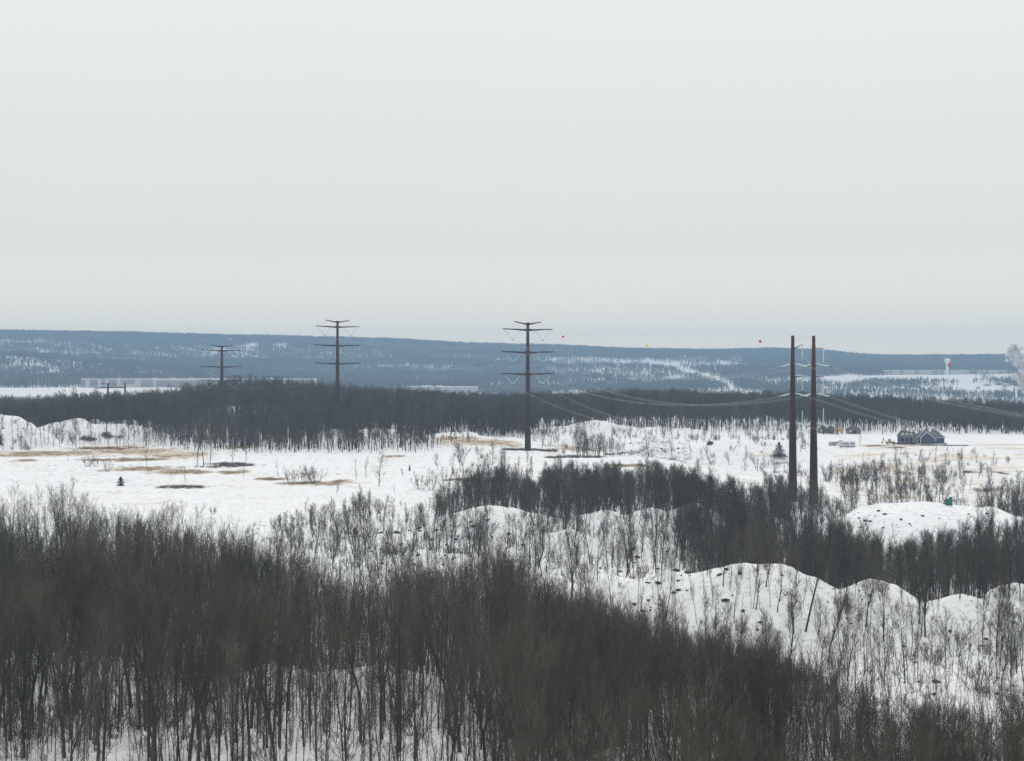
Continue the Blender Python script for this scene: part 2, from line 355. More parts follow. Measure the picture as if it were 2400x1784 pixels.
def tree_geo(seed, Ht, r0, start=.4, spread=1.0, nl=16, n2=7, nt=11, tw=.9, twr=.010, fork=False, lean=0.0, wob=.05, sides=5, low=4):
    r = random.Random(seed); T = MB(); C = MB()
    stems = []
    d0 = norm((lean, r.uniform(-.03,.03), 1))
    if fork:
        fh = r.uniform(.12,.35); base = path(r, (0,0,-.5), d0, Ht*fh+.5, 3, wob, .0)
        T.tube(base, [r0*1.25, r0*1.05, r0, r0*.95], sides+1, False)
        for k in range(2):
            st = path(r, base[-1], side(r, norm(vadd(base[-1], base[-2], -1)), r.uniform(.15,.35)), Ht*(1-fh), 9, wob, .05)
            stems.append((st, r0*.72))
    else:
        st = path(r, (0,0,-.5), d0, Ht+.5, 12, wob, .02); stems.append((st, r0))
    for st, rr in stems:
        n = len(st); rad = [rr*(1.25 if (i == 0 and not fork) else 1)*max(.07, (1-i/(n-1))**.8) for i in range(n)]
        T.tube(st, rad, sides, False)
        s0 = start if not fork else max(0, start-.25)
        m = int(nl/(1.0 if not fork else 1.6))
        for k in range(m):
            t = s0+(1-s0)*((k+r.random())/m)**.8; t = min(t, .985)
            if low and k < m*.25: t = max(.12, t-r.uniform(0, .28))
            p, d = at_path(st, t)
            L1 = Ht*(.12+.30*(1-t)/(1-s0))*r.uniform(.6,1.25)*spread
            lp = path(r, p, side(r, d, r.uniform(.3,.75)*min(1.25, spread+.2)), L1, 4, .13, .20)
            lr = max(.018, rr*(1-t)*.55)
            (T if lr > .05 else C).tube(lp, [lr, lr*.75, lr*.5, lr*.34, lr*.15], 3, False, 0)
            for j in range(max(2, int(n2*min(1.3, L1/3+.3)))):
                t2 = r.uniform(.2, 1); p2, d2 = at_path(lp, t2)
                L2 = L1*r.uniform(.25,.5)*(1.1-t2*.4)+.25
                bp_ = path(r, p2, side(r, d2, r.uniform(.35,.8)), L2, 2, .15, .14)
                C.tube(bp_, [max(.012, lr*.35), .011, .006], 3, False)
                for q in range(max(3, int(nt*min(1.2, L2/1.2+.25)))):
                    p3, d3 = at_path(bp_, r.uniform(.15, 1)); e = side(r, d3, r.uniform(.2,.65)); e = norm((e[0], e[1], e[2]+.22))
                    C.cone(p3, vadd(p3, e, tw*r.uniform(.45,1.15)), twr)
        for k in range(low*2):                                  # dead twigs low on the stem
            t = r.uniform(.08, s0 if s0 > .1 else .2); p, d = at_path(st, t)
            lp = path(r, p, side(r, d, r.uniform(.7,1.3)), r.uniform(.6,1.8), 2, .2, .05); C.tube(lp, [.018,.012,.005], 3, False)
            for q in range(4):
                p3, d3 = at_path(lp, r.uniform(.3,1)); C.cone(p3, vadd(p3, side(r, d3, .5), .5), twr*.8)
    return T, C
def shrub_geo(seed, Ht, w, stems=14, nt=10, twr=.012, tw=.6):
    r = random.Random(seed); T = MB(); C = MB(); twr *= 1.7
    for s in range(stems):
        az = r.uniform(0, 6.283); el = r.uniform(.9, 1.45); p = (math.cos(az)*r.uniform(0, w*.25), math.sin(az)*r.uniform(0, w*.25), -.2)
        h = Ht*r.uniform(.6, 1.05); st = path(r, p, dirn(az, el if r.random() < .8 else .7), h, 5, .1, .05)
        T.tube(st, [.045,.036,.028,.02,.014,.006], 3, False)
        for k in range(int(nt*.8)):
            p2, d2 = at_path(st, r.uniform(.3, 1)); L2 = Ht*r.uniform(.12,.28); bp_ = path(r, p2, side(r, d2, r.uniform(.3,.7)), L2, 2, .15, .12)
            C.tube(bp_, [.014,.010,.005], 3, False)
            for q in range(nt//2):
                p3, d3 = at_path(bp_, r.uniform(.2, 1)); C.cone(p3, vadd(p3, side(r, d3, r.uniform(.2,.6)), tw*r.uniform(.4,1.1)), twr)
    return T, C
def proto(TC, tm, cm, link=False, nm=''):
    """a pair of objects (trunk, crown) kept as the pattern a wood is grown from"""
    t = bpy.data.objects.new('trunk', TC[0].mesh('trunk'+nm, tm)); c = bpy.data.objects.new('crown', TC[1].mesh('crown'+nm, cm))
    return (t, c)
P_TALL = [proto(tree_geo(100+i, h, r, s, sp, nl, 6, 5, fork=fk, lean=ln, wob=w, twr=.0085, low=7), M['trunk'], M['twig']) for i, (h, r, s, sp, nl, fk, ln, w) in enumerate([
    (16,.13,.30,.85,24,False,.02,.035),(15.5,.08,.4,.6,20,False,-.03,.04),(17,.16,.28,1.0,26,False,.0,.03),(15,.07,.42,.5,17,False,.05,.05),
    (16,.14,.35,.9,26,True,.0,.045),(14,.055,.4,.45,15,False,-.05,.05),(16.5,.17,.3,1.1,26,True,.03,.05),(15,.09,.35,.7,20,False,.02,.045),
    (13,.05,.45,.42,13,False,.06,.05),(14.5,.065,.45,.5,16,False,-.02,.035)])]
P_MID = [proto(tree_geo(200+i, h, r, s, sp, nl, 7, 7, fork=fk, lean=ln, wob=w, twr=.011), M['trunk'], M['twig']) for i, (h, r, s, sp, nl, fk, ln, w) in enumerate([
    (12,.14,.35,.9,18,False,.02,.07),(11,.12,.4,.8,16,False,-.05,.08),(12.5,.16,.3,1.0,20,True,.0,.09),(11,.10,.45,.7,14,False,.08,.09),(12,.15,.32,1.05,18,True,-.03,.12),(10,.08,.4,.7,13,False,.03,.06)])]
P_SAP = [proto(tree_geo(300+i, h, r, s, sp, nl, 3, 4, tw=.7, fork=False, lean=ln, wob=.06, twr=.008, low=2), M['pale'], M['pale']) for i, (h, r, s, sp, nl, ln) in enumerate([
    (7,.055,.25,.7,13,.02),(8,.06,.3,.6,13,-.05),(6,.045,.2,.8,12,.06),(9,.07,.35,.6,14,.0),(7.5,.05,.4,.5,10,.1)])]
P_FLD = [proto(tree_geo(350+i, h, r, s, sp, nl, 5, 5, tw=.9, fork=fk, lean=ln, wob=.07, twr=.022, sides=4, low=3), M['trunk'], M['twig']) for i, (h, r, s, sp, nl, ln, fk) in enumerate([
    (10,.14,.22,1.0,18,.02,False),(9,.11,.3,.8,14,-.05,False),(10,.16,.15,1.2,20,.03,True),(8,.09,.3,.6,11,.05,False),(9,.10,.25,.7,13,.0,False),(8,.13,.2,1.25,18,-.03,True)])]
P_SHR = [proto(shrub_geo(400+i, h, w, n), M['twig'], m) for i, (h, w, n, m) in enumerate([(4,3,16,M['twig']),(3,3.5,18,M['brush']),(5,3,12,M['twig']),(3.5,2.5,12,M['pale'])])]
P_FAR = [proto(tree_geo(500+i, h, r, s, sp, nl, 4, 5, tw=1.3, fork=fk, lean=0, wob=w, twr=.030, sides=4, low=0), M['trunk'], m) for i, (h, r, s, sp, nl, fk, w, m) in enumerate([
    (14,.20,.35,.9,20,False,.05,M['twig']),(15,.24,.3,1.0,22,True,.06,M['twig']),(13,.17,.4,.8,18,False,.05,M['twig']),(12,.16,.35,.85,18,False,.08,M['pale']),(9,.12,.15,1.0,18,True,.1,M['red'])])]
def hill_clump(seed):
    r = random.Random(seed); c = MB()
    for k in range(9):
        x, y = r.uniform(-15,15), r.uniform(-15,15); h = r.uniform(10,16); w = r.uniform(2.0,3.4)
        c.cone((x,y,-3), (x+r.uniform(-.5,.5),y,h), .45)
        for j in range(20):
            z0 = h*r.uniform(.3,.8); az = r.uniform(0,6.283); q = w*r.uniform(.4,1)
            c.cone((x,y,z0), (x+math.cos(az)*q, y+math.sin(az)*q, z0+h*r.uniform(.15,.35)), .30)
    return c
P_HILL = []
for i in range(5):
    o = bpy.data.objects.new('clump', hill_clump(600+i).mesh('clump', M['hill'])); P_HILL.append((o,))

# ------------------------------------------------------------------ scattering
def strip(xs, dmin, dmax, lam, seed):
    """random points per square metre in a belt whose near and far edge depend on the bearing"""
    r = np.random.RandomState(seed); u0, u1 = (xs[0]-CX)/F, (xs[-1]-CX)/F
    a = min(dmin if np.isscalar(dmin) else min(dmin), 1e9); bmax = max(dmax) if not np.isscalar(dmax) else dmax; a = float(a)
    n = int(lam*(u1-u0)*(bmax**2-a**2)/2)
    u = r.uniform(u0, u1, n); d = np.sqrt(r.uniform(a*a, bmax*bmax, n)); xp = u*F+CX
    lo = np.interp(xp, xs, dmin) if not np.isscalar(dmin) else dmin; hi = np.interp(xp, xs, dmax) if not np.isscalar(dmax) else dmax
    jit = 1+.02*r.randn(n)
    k = (d > lo*jit) & (d < hi*jit); return u[k]*d[k], d[k]
class Belt:
    def __init__(s): s.p = []
    def add(s, x, y, idx, sc, hfac=None, seed=0, mask=None):
        r = np.random.RandomState(seed+5)
        z = H(x, y)
        for i in range(len(x)):
            if mask is not None and not mask[i]: continue
            k = idx[r.randint(len(idx))]; q = r.uniform(*sc)*(1 if hfac is None else hfac[i])
            s.p.append((x[i], y[i], z[i]-.1, r.uniform(0, 6.283), k, q))
def grow(name, pts, protos, label, cat):
    """one object: a point per plant, geometry nodes put a plant on each"""
    n = len(pts); me = bpy.data.meshes.new(name); me.vertices.add(n)
    A = np.array(pts); me.vertices.foreach_set('co', A[:, :3].ravel())
    rot = np.zeros((n, 3), np.float32); rot[:, 2] = A[:, 3]; rot[:, :2] = nr.normal(0, .025, (n, 2))
    me.attributes.new('rot', 'FLOAT_VECTOR', 'POINT').data.foreach_set('vector', rot.ravel())
    sc = np.stack([A[:, 5]*nr.uniform(.9, 1.1, n)]*2+[A[:, 5]], -1).astype(np.float32)
    me.attributes.new('scl', 'FLOAT_VECTOR', 'POINT').data.foreach_set('vector', sc.ravel())
    me.attributes.new('idx', 'INT', 'POINT').data.foreach_set('value', A[:, 4].astype(np.int32))
    me.update(); o = bpy.data.objects.new(name, me); COL.objects.link(o); tag(o, label, cat, kind='stuff')
    g = bpy.data.node_groups.new(name, 'GeometryNodeTree'); g.interface.new_socket('Geometry', in_out='INPUT', socket_type='NodeSocketGeometry'); g.interface.new_socket('Geometry', in_out='OUTPUT', socket_type='NodeSocketGeometry')
    N = g.nodes; L = g.links; gi = N.new('NodeGroupInput'); go = N.new('NodeGroupOutput')
    big = N.new('GeometryNodeJoinGeometry'); mats = []
    for pr in protos[::-1]:
        j = N.new('GeometryNodeJoinGeometry')
        for ob in pr:
            oi = N.new('GeometryNodeObjectInfo'); oi.transform_space = 'ORIGINAL'; oi.inputs['Object'].default_value = ob; oi.inputs['As Instance'].default_value = False
            L.new(oi.outputs['Geometry'], j.inputs[0])
        ti = N.new('GeometryNodeGeometryToInstance'); L.new(j.outputs[0], ti.inputs[0]); L.new(ti.outputs[0], big.inputs[0])
    ip = N.new('GeometryNodeInstanceOnPoints'); ip.inputs['Pick Instance'].default_value = True
    L.new(gi.outputs[0], ip.inputs['Points']); L.new(big.outputs[0], ip.inputs['Instance'])
    for nm, ty, so in (('rot','FLOAT_VECTOR','Rotation'),('scl','FLOAT_VECTOR','Scale'),('idx','INT','Instance Index')):
        a = N.new('GeometryNodeInputNamedAttribute'); a.data_type = ty; a.inputs['Name'].default_value = nm; L.new(a.outputs['Attribute'], ip.inputs[so])
    L.new(ip.outputs[0], go.inputs[0])
    md = o.modifiers.new('grow', 'NODES'); md.node_group = g; return o
NEAR = P_TALL+P_MID+P_SAP+P_SHR+P_FLD            # indices 0-9 tall, 10-15 mid, 16-20 saplings, 21-24 shrubs
TALL, MID, SAP, SHR = list(range(10)), list(range(10,16)), list(range(16,21)), list(range(21,25)); FLD = list(range(25,31))
NATH = [16,15.5,17,15,16,14,16.5,15,13,14.5,12,11,12.5,11,12,10, 7,8,6,9,7.5, 4,3,5,3.5, 10,9,10,8,9,8]
def fit(b_, n0, xs, ys, jit, seed, fmin=.5, every=False):
    """tree heights follow the uneven top line of the wood, lowest in the hollows"""
    r = np.random.RandomState(seed); out = b_.p[:n0]
    for p in b_.p[n0:]:
        if p[4] >= 16 and not every: out.append(p); continue
        yt = np.interp(p[0]/p[1]*F+CX, xs, ys)+abs(r.randn())*jit*.8-(jit*1.2 if r.rand() < .06 else 0)+18*math.sin(p[0]*.31)*math.sin(p[0]*.093+1)
        h = CZ-(yt-CY)*p[1]/F-p[2]; f = h/NATH[p[4]]
        if f < p[5]:
            if f < fmin: 
                if r.rand() < .6: continue
                f = fmin*r.uniform(.7,1)
            p = p[:5]+(f,)
        out.append(p)
    b_.p = out
near = Belt()
X1 = [-400,0,250,450,600,750,1000,1200,1350,1450,1600,1750,2000,2200,2400,2800]
x, y = strip(X1, [150,150,152,152,155,155,155,140,118,110,104,102,100,100,100,100], [360,358,345,325,300,285,290,295,280,252,215,190,168,155,148,148], .082, 1)
hf = np.interp(y, [100,170,230,290,360], [.86,1.0,.92,.80,.86])*np.interp(x/y*F+CX, [1200,1500], [1,.88])*(1+.13*fbm(x/13., y/13., 77, 2))
near.add(x, y, TALL, (.82,1.1), hf, 1)
x, y = strip(X1, [150,150,152,152,155,155,155,140,118,110,104,102,100,100,100,100], [360,358,345,325,300,285,290,295,280,252,215,190,168,155,148,148], .08, 2)
near.add(x, y, SAP+SHR[:1]+[8,9,5], (.6,1.0), None, 2)
x, y = strip([1180,1350,1500,1600,1750,2000,2200,2400,2800], [120]*9, [290,275,250,240,224,196,168,156,150], .084, 12)
near.add(x, y, TALL+MID, (.78,1.0), np.interp(y, [120,150,200,290], [.86,.84,.78,.8]), 12)
x, y = strip([1650,2000,2800], [118,118,118], [175,158,150], .07, 16); near.add(x, y, TALL+MID, (.7,.95), None, 16)
x, y = strip([-400,1300], [150,140], [300,290], .07, 13); near.add(x, y, SAP+[8], (.6,1.0), None, 13)
fit(near, 0, [-400,0,150,250,430,500,620,700,900,1000,1100,1160,1230,1300,1400,1500,1600,1700,1800,1900,2010,2118,2280,2400,2800], [1140,1140,1140,1175,1190,1235,1295,1325,1365,1350,1320,1275,1300,1370,1415,1460,1480,1500,1535,1558,1596,1634,1665,1640,1640], 26, 99)
x, y = strip([-400,1200,2800], [140,120,110], [330,280,170], .10, 14); near.add(x, y, SHR+SAP[:2], (.12,.32), None, 14)
x, y = strip([560,900,1300,2800], [240,300,235,150], [440,440,315,312], .035, 15); near.add(x, y, SHR, (.10,.30), None, 15)
g0 = len(near.p); x, y = strip([430,600,1180], [300,290,300], [400,405,360], .045, 3); near.add(x, y, SAP, (.7,1.05), None, 3)
x, y = strip([640,900,1200,1500,1780], [350,335,345,345,350], 438, .027, 4); near.add(x, y, MID, (.55,.95), None, 4)
x, y = strip([640,900,1200,1500,1780], [350,335,345,345,350], 438, .034, 5); near.add(x, y, SAP+SHR, (.5,.95), None, 5)
CONT = ([430,560,640,700,760,850,900,1000,1060,1100,1300,1780], [1190,1225,1185,1192,1184,1155,1184,1174,1152,1110,1095,1130])
fit(near, g0, *CONT, 14, 96, .3, True)
x, y = strip([1780,1990], [468,462], [515,515], .13, 60); m0 = len(near.p); near.add(x, y, FLD+MID, (.7,1.0), None, 60); fit(near, m0, [1780,1870,1930,1990], [1115,1130,1140,1185], 26, 94, .3, True)
x, y = strip([985,1040,1100,1300,1550,1700,1850,1960], [436]*8, [438,462,500,535,540,500,455,425], .085, 6); m0 = len(near.p); near.add(x, y, MID, (.8,1.1), None, 6); fit(near, m0, [1040,1100,1180,1250,1300,1450,1550,1700,1780,1850,1950], [1150,1110,1095,1110,1090,1085,1090,1120,1130,1160,1200], 20, 98)
x, y = strip([690,1060], [432,432], [478,478], .05, 7); m0 = len(near.p); near.add(x, y, MID+SAP+FLD, (.6,.85), None, 7); fit(near, m0, *CONT, 14, 95, .3, True)
x, y = strip([1560,1640,1800,1960,2100,2250,2320,2500,2800], [420,335,312,308,306,306,306,306,306], [440,440,430,402,388,390,408,440,440], .088, 8); m0 = len(near.p); near.add(x, y, MID, (.8,1.08), None, 8); fit(near, m0, [1560,1700,1780,1850,1950,1990,2050,2120,2200,2260,2400,2800], [1110,1120,1130,1160,1195,1240,1270,1275,1240,1215,1205,1200], 20, 97)
x, y = strip([1280,1450,1600,2800], [262,250,235,235], [312]*4, .034, 9); near.add(x, y, MID+[3,5,8,9], (.6,.95), None, 9)
x, y = strip([1280,1450,1600,2800], [262,250,235,235], [312]*4, .028, 10); near.add(x, y, SAP+SHR[1:3], (.5,1.0), None, 10)
x, y = strip([1500,1700,1850,2100,2400,2800], [225,190,170,155,148,148], [262,255,255,262,262,262], .06, 11); near.add(x, y, SAP, (.55,1.0), None, 11)
# the large 300 stand as trees of their own
def vis_size(p):
    xp = p[0]/p[1]*F+CX; h = {True: 15.5, False: 11}[p[4] < 10]*p[5]
    top = CY-(p[2]+h-CZ)*F/p[1]; bot = CY-(p[2]-CZ)*F/p[1]
    if xp < -10 or xp > 2410: return 0
    return max(0, min(1784, bot)-max(0, top))
cand = sorted([i for i, p in enumerate(near.p) if p[4] < 16 and vis_size(p) > 60], key=lambda i: -(vis_size(near.p[i])*(1 if near.p[i][1] < 190 else .75)))[:225]
cs = set(cand)
FORE = [near.p[i] for i in cand]
grow('forest', [p for i, p in enumerate(near.p) if i not in cs], NEAR, 'bare brown woods and saplings filling the snowy spoil banks behind the nearest trees', 'forest')
SINGLE = []                                                       # (proto key, x, y, z, rot, scale, label, group, name, category)
ZONES = ['far left', 'left', 'middle', 'right', 'far right']
for p in FORE:
    xp = p[0]/p[1]*F+CX; zi = min(4, max(0, int(xp/480)))
    if p[1] > 240: lb = 'bare tree standing on the snow slope or hollow behind the nearest wood, %s of the picture' % ZONES[zi]; gr_ = 'bare trees on the banks, '+ZONES[zi]
    else: lb = 'tall bare brown tree in the nearest wood at the bottom, %s of the picture' % ZONES[zi]; gr_ = 'front wood, '+ZONES[zi]
    SINGLE.append((NEAR[p[4]], p[0], p[1], p[2], p[3], p[5], lb, gr_, 'bare_tree', 'bare tree'))
def single(key, px, py, hpx, label, name='bare_tree', cat='bare tree', group=None, seed=0, natural=11.5):
    x, y, z = gp(px, py); h = hpx*y/F
    SINGLE.append((key, x, y, z-.05, (px*7.3+py) % 6.28, h/natural, label, group, name, cat))
FT = [(344,1093,50,1,'slim bare tree standing alone on the field beside the long tan grass bands'),
 (158,1083,20,3,'tiny bare sapling in the snow above the left end of the field'),
 (171,1148,28,2,'low round crowned bare tree just above the wood, left of the small evergreen'),
 (434,1132,42,3,'thin pale sapling between the small evergreen and the round brush bed'),
 (545,1084,38,0,'bare tree behind the left part of the dark brush bed'),(576,1084,46,1,'twiggy bare tree behind the middle of the dark brush bed'),
 (570,1121,40,3,'slim bare tree in front of the dark brush bed'),(612,1062,34,4,'slender bare sapling on the snow near the far wood edge'),
 (650,1108,30,4,'very thin bare sapling right of the dark brush bed'),(835,1125,55,3,'left and thinnest tree of the small clump mid field'),
 (858,1120,50,1,'middle tree of the small clump mid field'),(888,1140,72,0,'tallest and darkest tree of the small clump mid field'),
 (945,1117,18,2,'tiny bushy sapling on the open snow right of the mid field clump'),(1026,1102,36,2,'small crooked tree with a dark top in the open snow'),
 (788,1160,22,2,'stunted little tree in the snow above the spoil banks'),(925,1160,24,4,'thin stunted sapling right of the mid field clump'),
 (1663,1088,38,2,'round crowned small bare tree at the edge of the snow bench'),(1710,1093,36,5,'dark round crowned small tree on the bench left of the two big poles'),
 (1745,1095,32,0,'bare tree just right of the dark round crowned one on the bench'),(1775,1110,38,3,'slim tree on the bench edge left of the two big poles'),
 (1620,1078,40,4,'thin sapling at the right end of the brown brush strip'),(1514,1066,40,0,'bare tree right of the dark clump below the far mound'),
 (1732,1047,22,2,'small round bare tree on the slope left of the green spruce'),
 (2100,1062,26,2,'small spreading bare tree on the snow left of the blue house'),(2016,1045,30,1,'bare tree at the right end of the camper'),
 (2193,1068,30,4,'thin bare sapling on the snow in front of the blue house'),(2233,1075,26,3,'thin bare sapling right of the one in front of the blue house'),
 (2333,1092,16,2,'small bare tree in the stubble right of the blue house'),(2178,1077,13,4,'very small sapling left of the ones in front of the blue house')]
for px, py, h, k, lb in FT:
    pr, nat = P_FLD[k], 9.5; single(pr, px, py, h, lb, natural=nat)
for i, (px, py, h) in enumerate([(462,1094,62),(478,1095,74),(492,1094,70)]):
    single(P_FLD[3+i%2], px, py, h*1.15, 'tall pale bare stem in the clump at the left end of the dark brush bed', group='stems at the left end of the dark brush bed', natural=7.5)
for i, (px, py, h) in enumerate([(1368,1072,48),(1385,1070,60),(1402,1073,52),(1420,1074,64),(1436,1072,56),(1448,1070,44)]):
    single(P_FLD[i], px, py, h, 'dark bare tree in the tight clump on the slope right of the middle tower', group='clump right of the middle tower', natural=12)
for i, (px, py, h) in enumerate([(1950,1128,42),(1972,1135,50),(1990,1140,55),(2010,1130,60),(2030,1128,48),(2050,1126,62),(2068,1122,58),(2085,1130,64),(2104,1120,50),(2125,1118,44),(2140,1125,60),(2152,1130,52)]):
    single(P_FLD[i % 6], px, py, h, 'dark bare tree in the row in the hollow below the blue house', group='trees in the hollow below the blue house', natural=12)
for i, (px, py, h) in enumerate([(30,1048,34),(45,1047,38),(60,1049,36),(72,1048,42),(84,1050,40),(98,1049,44),(112,1048,40),(126,1050,46),(140,1049,40),(170,1049,36),(197,1052,30),(52,1046,30),(105,1047,36)]):
    single(P_FLD[3+i % 2], px, py, h, 'slim bare tree in the loose row at the foot of the far left mounds', group='row at the foot of the far left mounds', natural=7.5)
SHL = [(205,1094,30,0,'left bush of the pair above the tan grass at the left'),(225,1094,26,2,'low bush with dark middle between two bushes above the tan grass'),(252,1106,34,2,'bush of reddish stems in the snow above the small evergreen'),
 (680,1133,40,3,'left bush of the wide fan shaped thicket on the field'),(708,1134,44,0,'middle bush of the wide fan shaped thicket on the field'),(738,1133,46,0,'right bush of the wide fan shaped thicket on the field'),
 (985,1148,42,3,'pale bush left in the row above the spoil banks mid picture'),(1012,1150,48,2,'tall pale bush second in the row above the spoil banks'),(1045,1148,50,2,'tall pale bush third in the row above the spoil banks'),
 (500,1205,16,1,'small dark round bush in the snow above the wood edge'),(1090,1066,22,3,'pale bush on the grassy rise left of the middle tower'),(1120,1066,24,3,'pale bush on the grassy rise nearest the middle tower'),
 (2362,1084,14,1,'small dark bush in the stubble field right of the blue house'),(2250,1079,16,1,'dark low bush in front of the right corner of the blue house'),(1990,1136,22,1,'dense dark bush in the hollow right of the two big poles'),(2287,1622,80,0,'wide forked bush with thick stems on the nearest snow bank at the right'),
 (2240,1540,90,2,'tall spreading bush on the nearest snow bank at the right'),(1130,1076,12,1,'low brown bush in the snow at the foot of the middle tower')]
for px, py, h, k, lb in SHL: single(P_SHR[k], px, py, h, lb, 'shrub', 'shrub', natural=[4,3,5,3.5][k])

def plant(pr, x, y, z, rot, s, label, group, name, cat):
    root = empty(name, (x, y, z), rot, label=label, cat=cat, group=group); root.scale = (s, s, s)
    for ob in pr:
        c = ob.copy(); COL.objects.link(c); c.parent = root
for a in SINGLE: plant(*a)
# far belts of forest
far = Belt()
x, y = strip([-700,0,330,400,500,640,1000,1030], [900,898,885,835,800,772,770,870], [1480]*8, .032, 20); near_edge = y < 1480; far.add(x, y, [0,1,2,3,0,1,2,4], (.6,1.22), None, 20)
x, y = strip([-200,330,500,1000,1240,1700,3100], [900,880,800,770,900,1010,1060], [930,915,840,810,970,1040,1090], .05, 27); far.add(x, y, [4], (.2,.5), None, 27)
x, y = strip([1000,1100,1260], [885,895,905], [1480]*3, .040, 21); far.add(x, y, [0,1,2,3], (.8,1.15), None, 21)
x, y = strip([1000,1060,1235], [876,884,880], [905,915,905], .10, 22); far.add(x, y, [4], (.6,1.1), None, 22)
x, y = strip([1235,1600,1700,2100,3100], [956,962,1010,1040,1060], [1480]*5, .033, 23); far.add(x, y, [0,1,2,3,1], (.65,1.22), None, 23)
x, y = strip([-200,330,400,640,1020], [860,850,785,735,735], [905,905,830,790,785], .035, 24); far.add(x, y, [2,3,1,0], (.45,.8), None, 24)
x, y = strip([-300,330,430], [895,895,860], [990,960,900], .02, 26); far.add(x, y, [4], (.9,1.5), None, 26)
x, y = strip([-300,1000], [915,905], [960,960], .03, 25); far.add(x, y, [4], (.8,1.3), None, 25)
grow('forest', far.p, P_FAR, 'dark bare forest belt between the snowy fields and the valley', 'forest')
thk = Belt()
x, y = strip([1930,2050,2160,2260], [620,600,600,640], [700,705,700,690], .045, 30); thk.add(x, y, FLD+SAP+SHR, (.45,.8), None, 30)
x, y = strip([1960,2500], [462,470], [640,640], .012, 31); thk.add(x, y, FLD+SHR, (.5,.95), None, 31)
x, y = strip([2040,2190], [500,500], [570,570], .06, 32); thk.add(x, y, SAP, (.6,.9), None, 32)
x, y = strip([2290,2500], [450,450], [560,560], .05, 33); thk.add(x, y, FLD+MID, (.5,.85), None, 33)
x, y = strip([1250,1500,1900], [770,720,640], [930,900,860], .0045, 34); thk.add(x, y, SHR+FLD, (.6,1.0), None, 34)
x, y = strip([1340,1460], [735,730], [775,770], .07, 35); thk.add(x, y, MID+SAP, (.55,.9), None, 35)
x, y = strip([1230,1900], [900,890], [958,960], .014, 36); thk.add(x, y, SHR+FLD, (.5,.9), None, 36)
x, y = strip([20,360], [800,810], [865,880], .02, 37); thk.add(x, y, SAP+FLD, (.5,.85), None, 37)
x, y = strip([-150,70], [768,772], [806,800], .07, 90); thk.add(x, y, SHR+FLD, (.4,.8), None, 90)
x, y = strip([2000,2120,2330], [640,700,650], [760,780,760], .012, 91); thk.add(x, y, SHR+FLD, (.3,.7), None, 91)
x, y = strip([1040,1250], [560,545], [600,590], .03, 38); thk.add(x, y, SHR+MID, (.5,.8), None, 38)
x, y = strip([1850,1960,2100], [500,470,450], [600,560,500], .015, 39); thk.add(x, y, SAP, (.6,.9), None, 39)
grow('thicket', thk.p, NEAR, 'loose grey thickets of saplings and scrub around the fields and mounds', 'thicket')
# wooded hills beyond the valley, with clearings
hl = Belt()
x, y = strip([-700,3100], [2900,2900], [7250,7250], .0026, 40)
z = H(x, y); xp = x/y*F+CX; yp = CY-(z-CZ)*F/y
dens = np.ones(len(x))
cl = fbm(x/260., y/150., 60, 4); ridge_top = y > 6450
dens *= np.clip(1.15-1.5*np.clip(fbm(x/330., y/190., 60, 5)+.12, 0, 1)-.8*np.clip(fbm(x/60., y/120., 66, 3)-.1, 0, 1), .12, 1)
def sparse(x0, x1, y0, y1, f):
    global dens
    k = (xp > x0) & (xp < x1) & (yp > y0) & (yp < y1); dens = np.where(k, dens*f, dens)
for a in [(1280,1750,838,880,.42),(1300,1620,872,900,.5),(1900,2400,908,962,.30),(1850,2000,880,905,.4),(940,1120,884,898,.35),(100,420,838,852,.6),(600,760,800,812,.45),(250,300,784,792,.3)]: sparse(*a)
def line_clear(pts, w):
    global dens
    for (ax, ay), (bx, by) in zip(pts, pts[1:]):
        t = np.clip(((xp-ax)*(bx-ax)+(yp-ay)*(by-ay)*1)/((bx-ax)**2+(by-ay)**2), 0, 1)
        q = np.hypot(xp-ax-t*(bx-ax), (yp-ay-t*(by-ay))*1.3); dens = np.where(q < w, 0, dens)
line_clear([(1553,855),(1600,868),(1640,880),(1680,892),(1700,906),(1730,912)], 9)
line_clear([(1070,811),(1170,815)], 4.5); line_clear([(860,799),(900,800)], 4)
for (cx, cy, rx, ry) in [(655,806,26,3),(590,808,18,2.5),(90,793,14,3),(2000,888,90,6),(2140,884,120,5),(2300,910,90,8),(110,914,240,9),(430,909,270,7),(1040,926,150,5),(1700,925,110,8),(1350,926,90,6),(2260,884,230,6)]:
    q = ((xp-cx)/rx)**2+((yp-cy-3)/(ry+5))**2*(1+.9*fbm(x/60., y/60., 31, 2)); dens = np.where(q < 1, dens*(np.clip(.5*fbm(x/90., y/40., 33, 3)+.2, .06, .6) if cx < 300 else .03), dens)
dens = np.where(ridge_top, np.maximum(dens, .9), dens)
keep = nr.uniform(0, 1, len(x)) < dens
hl.add(x, y, list(range(5)), (.75,1.25), None, 41, keep)
grow('forest', hl.p, P_HILL, 'bare woods covering the blue hazy hills across the valley', 'forest')
print('counts near', len(near.p), 'far', len(far.p), 'thk', len(thk.p), 'hill', len(hl.p))

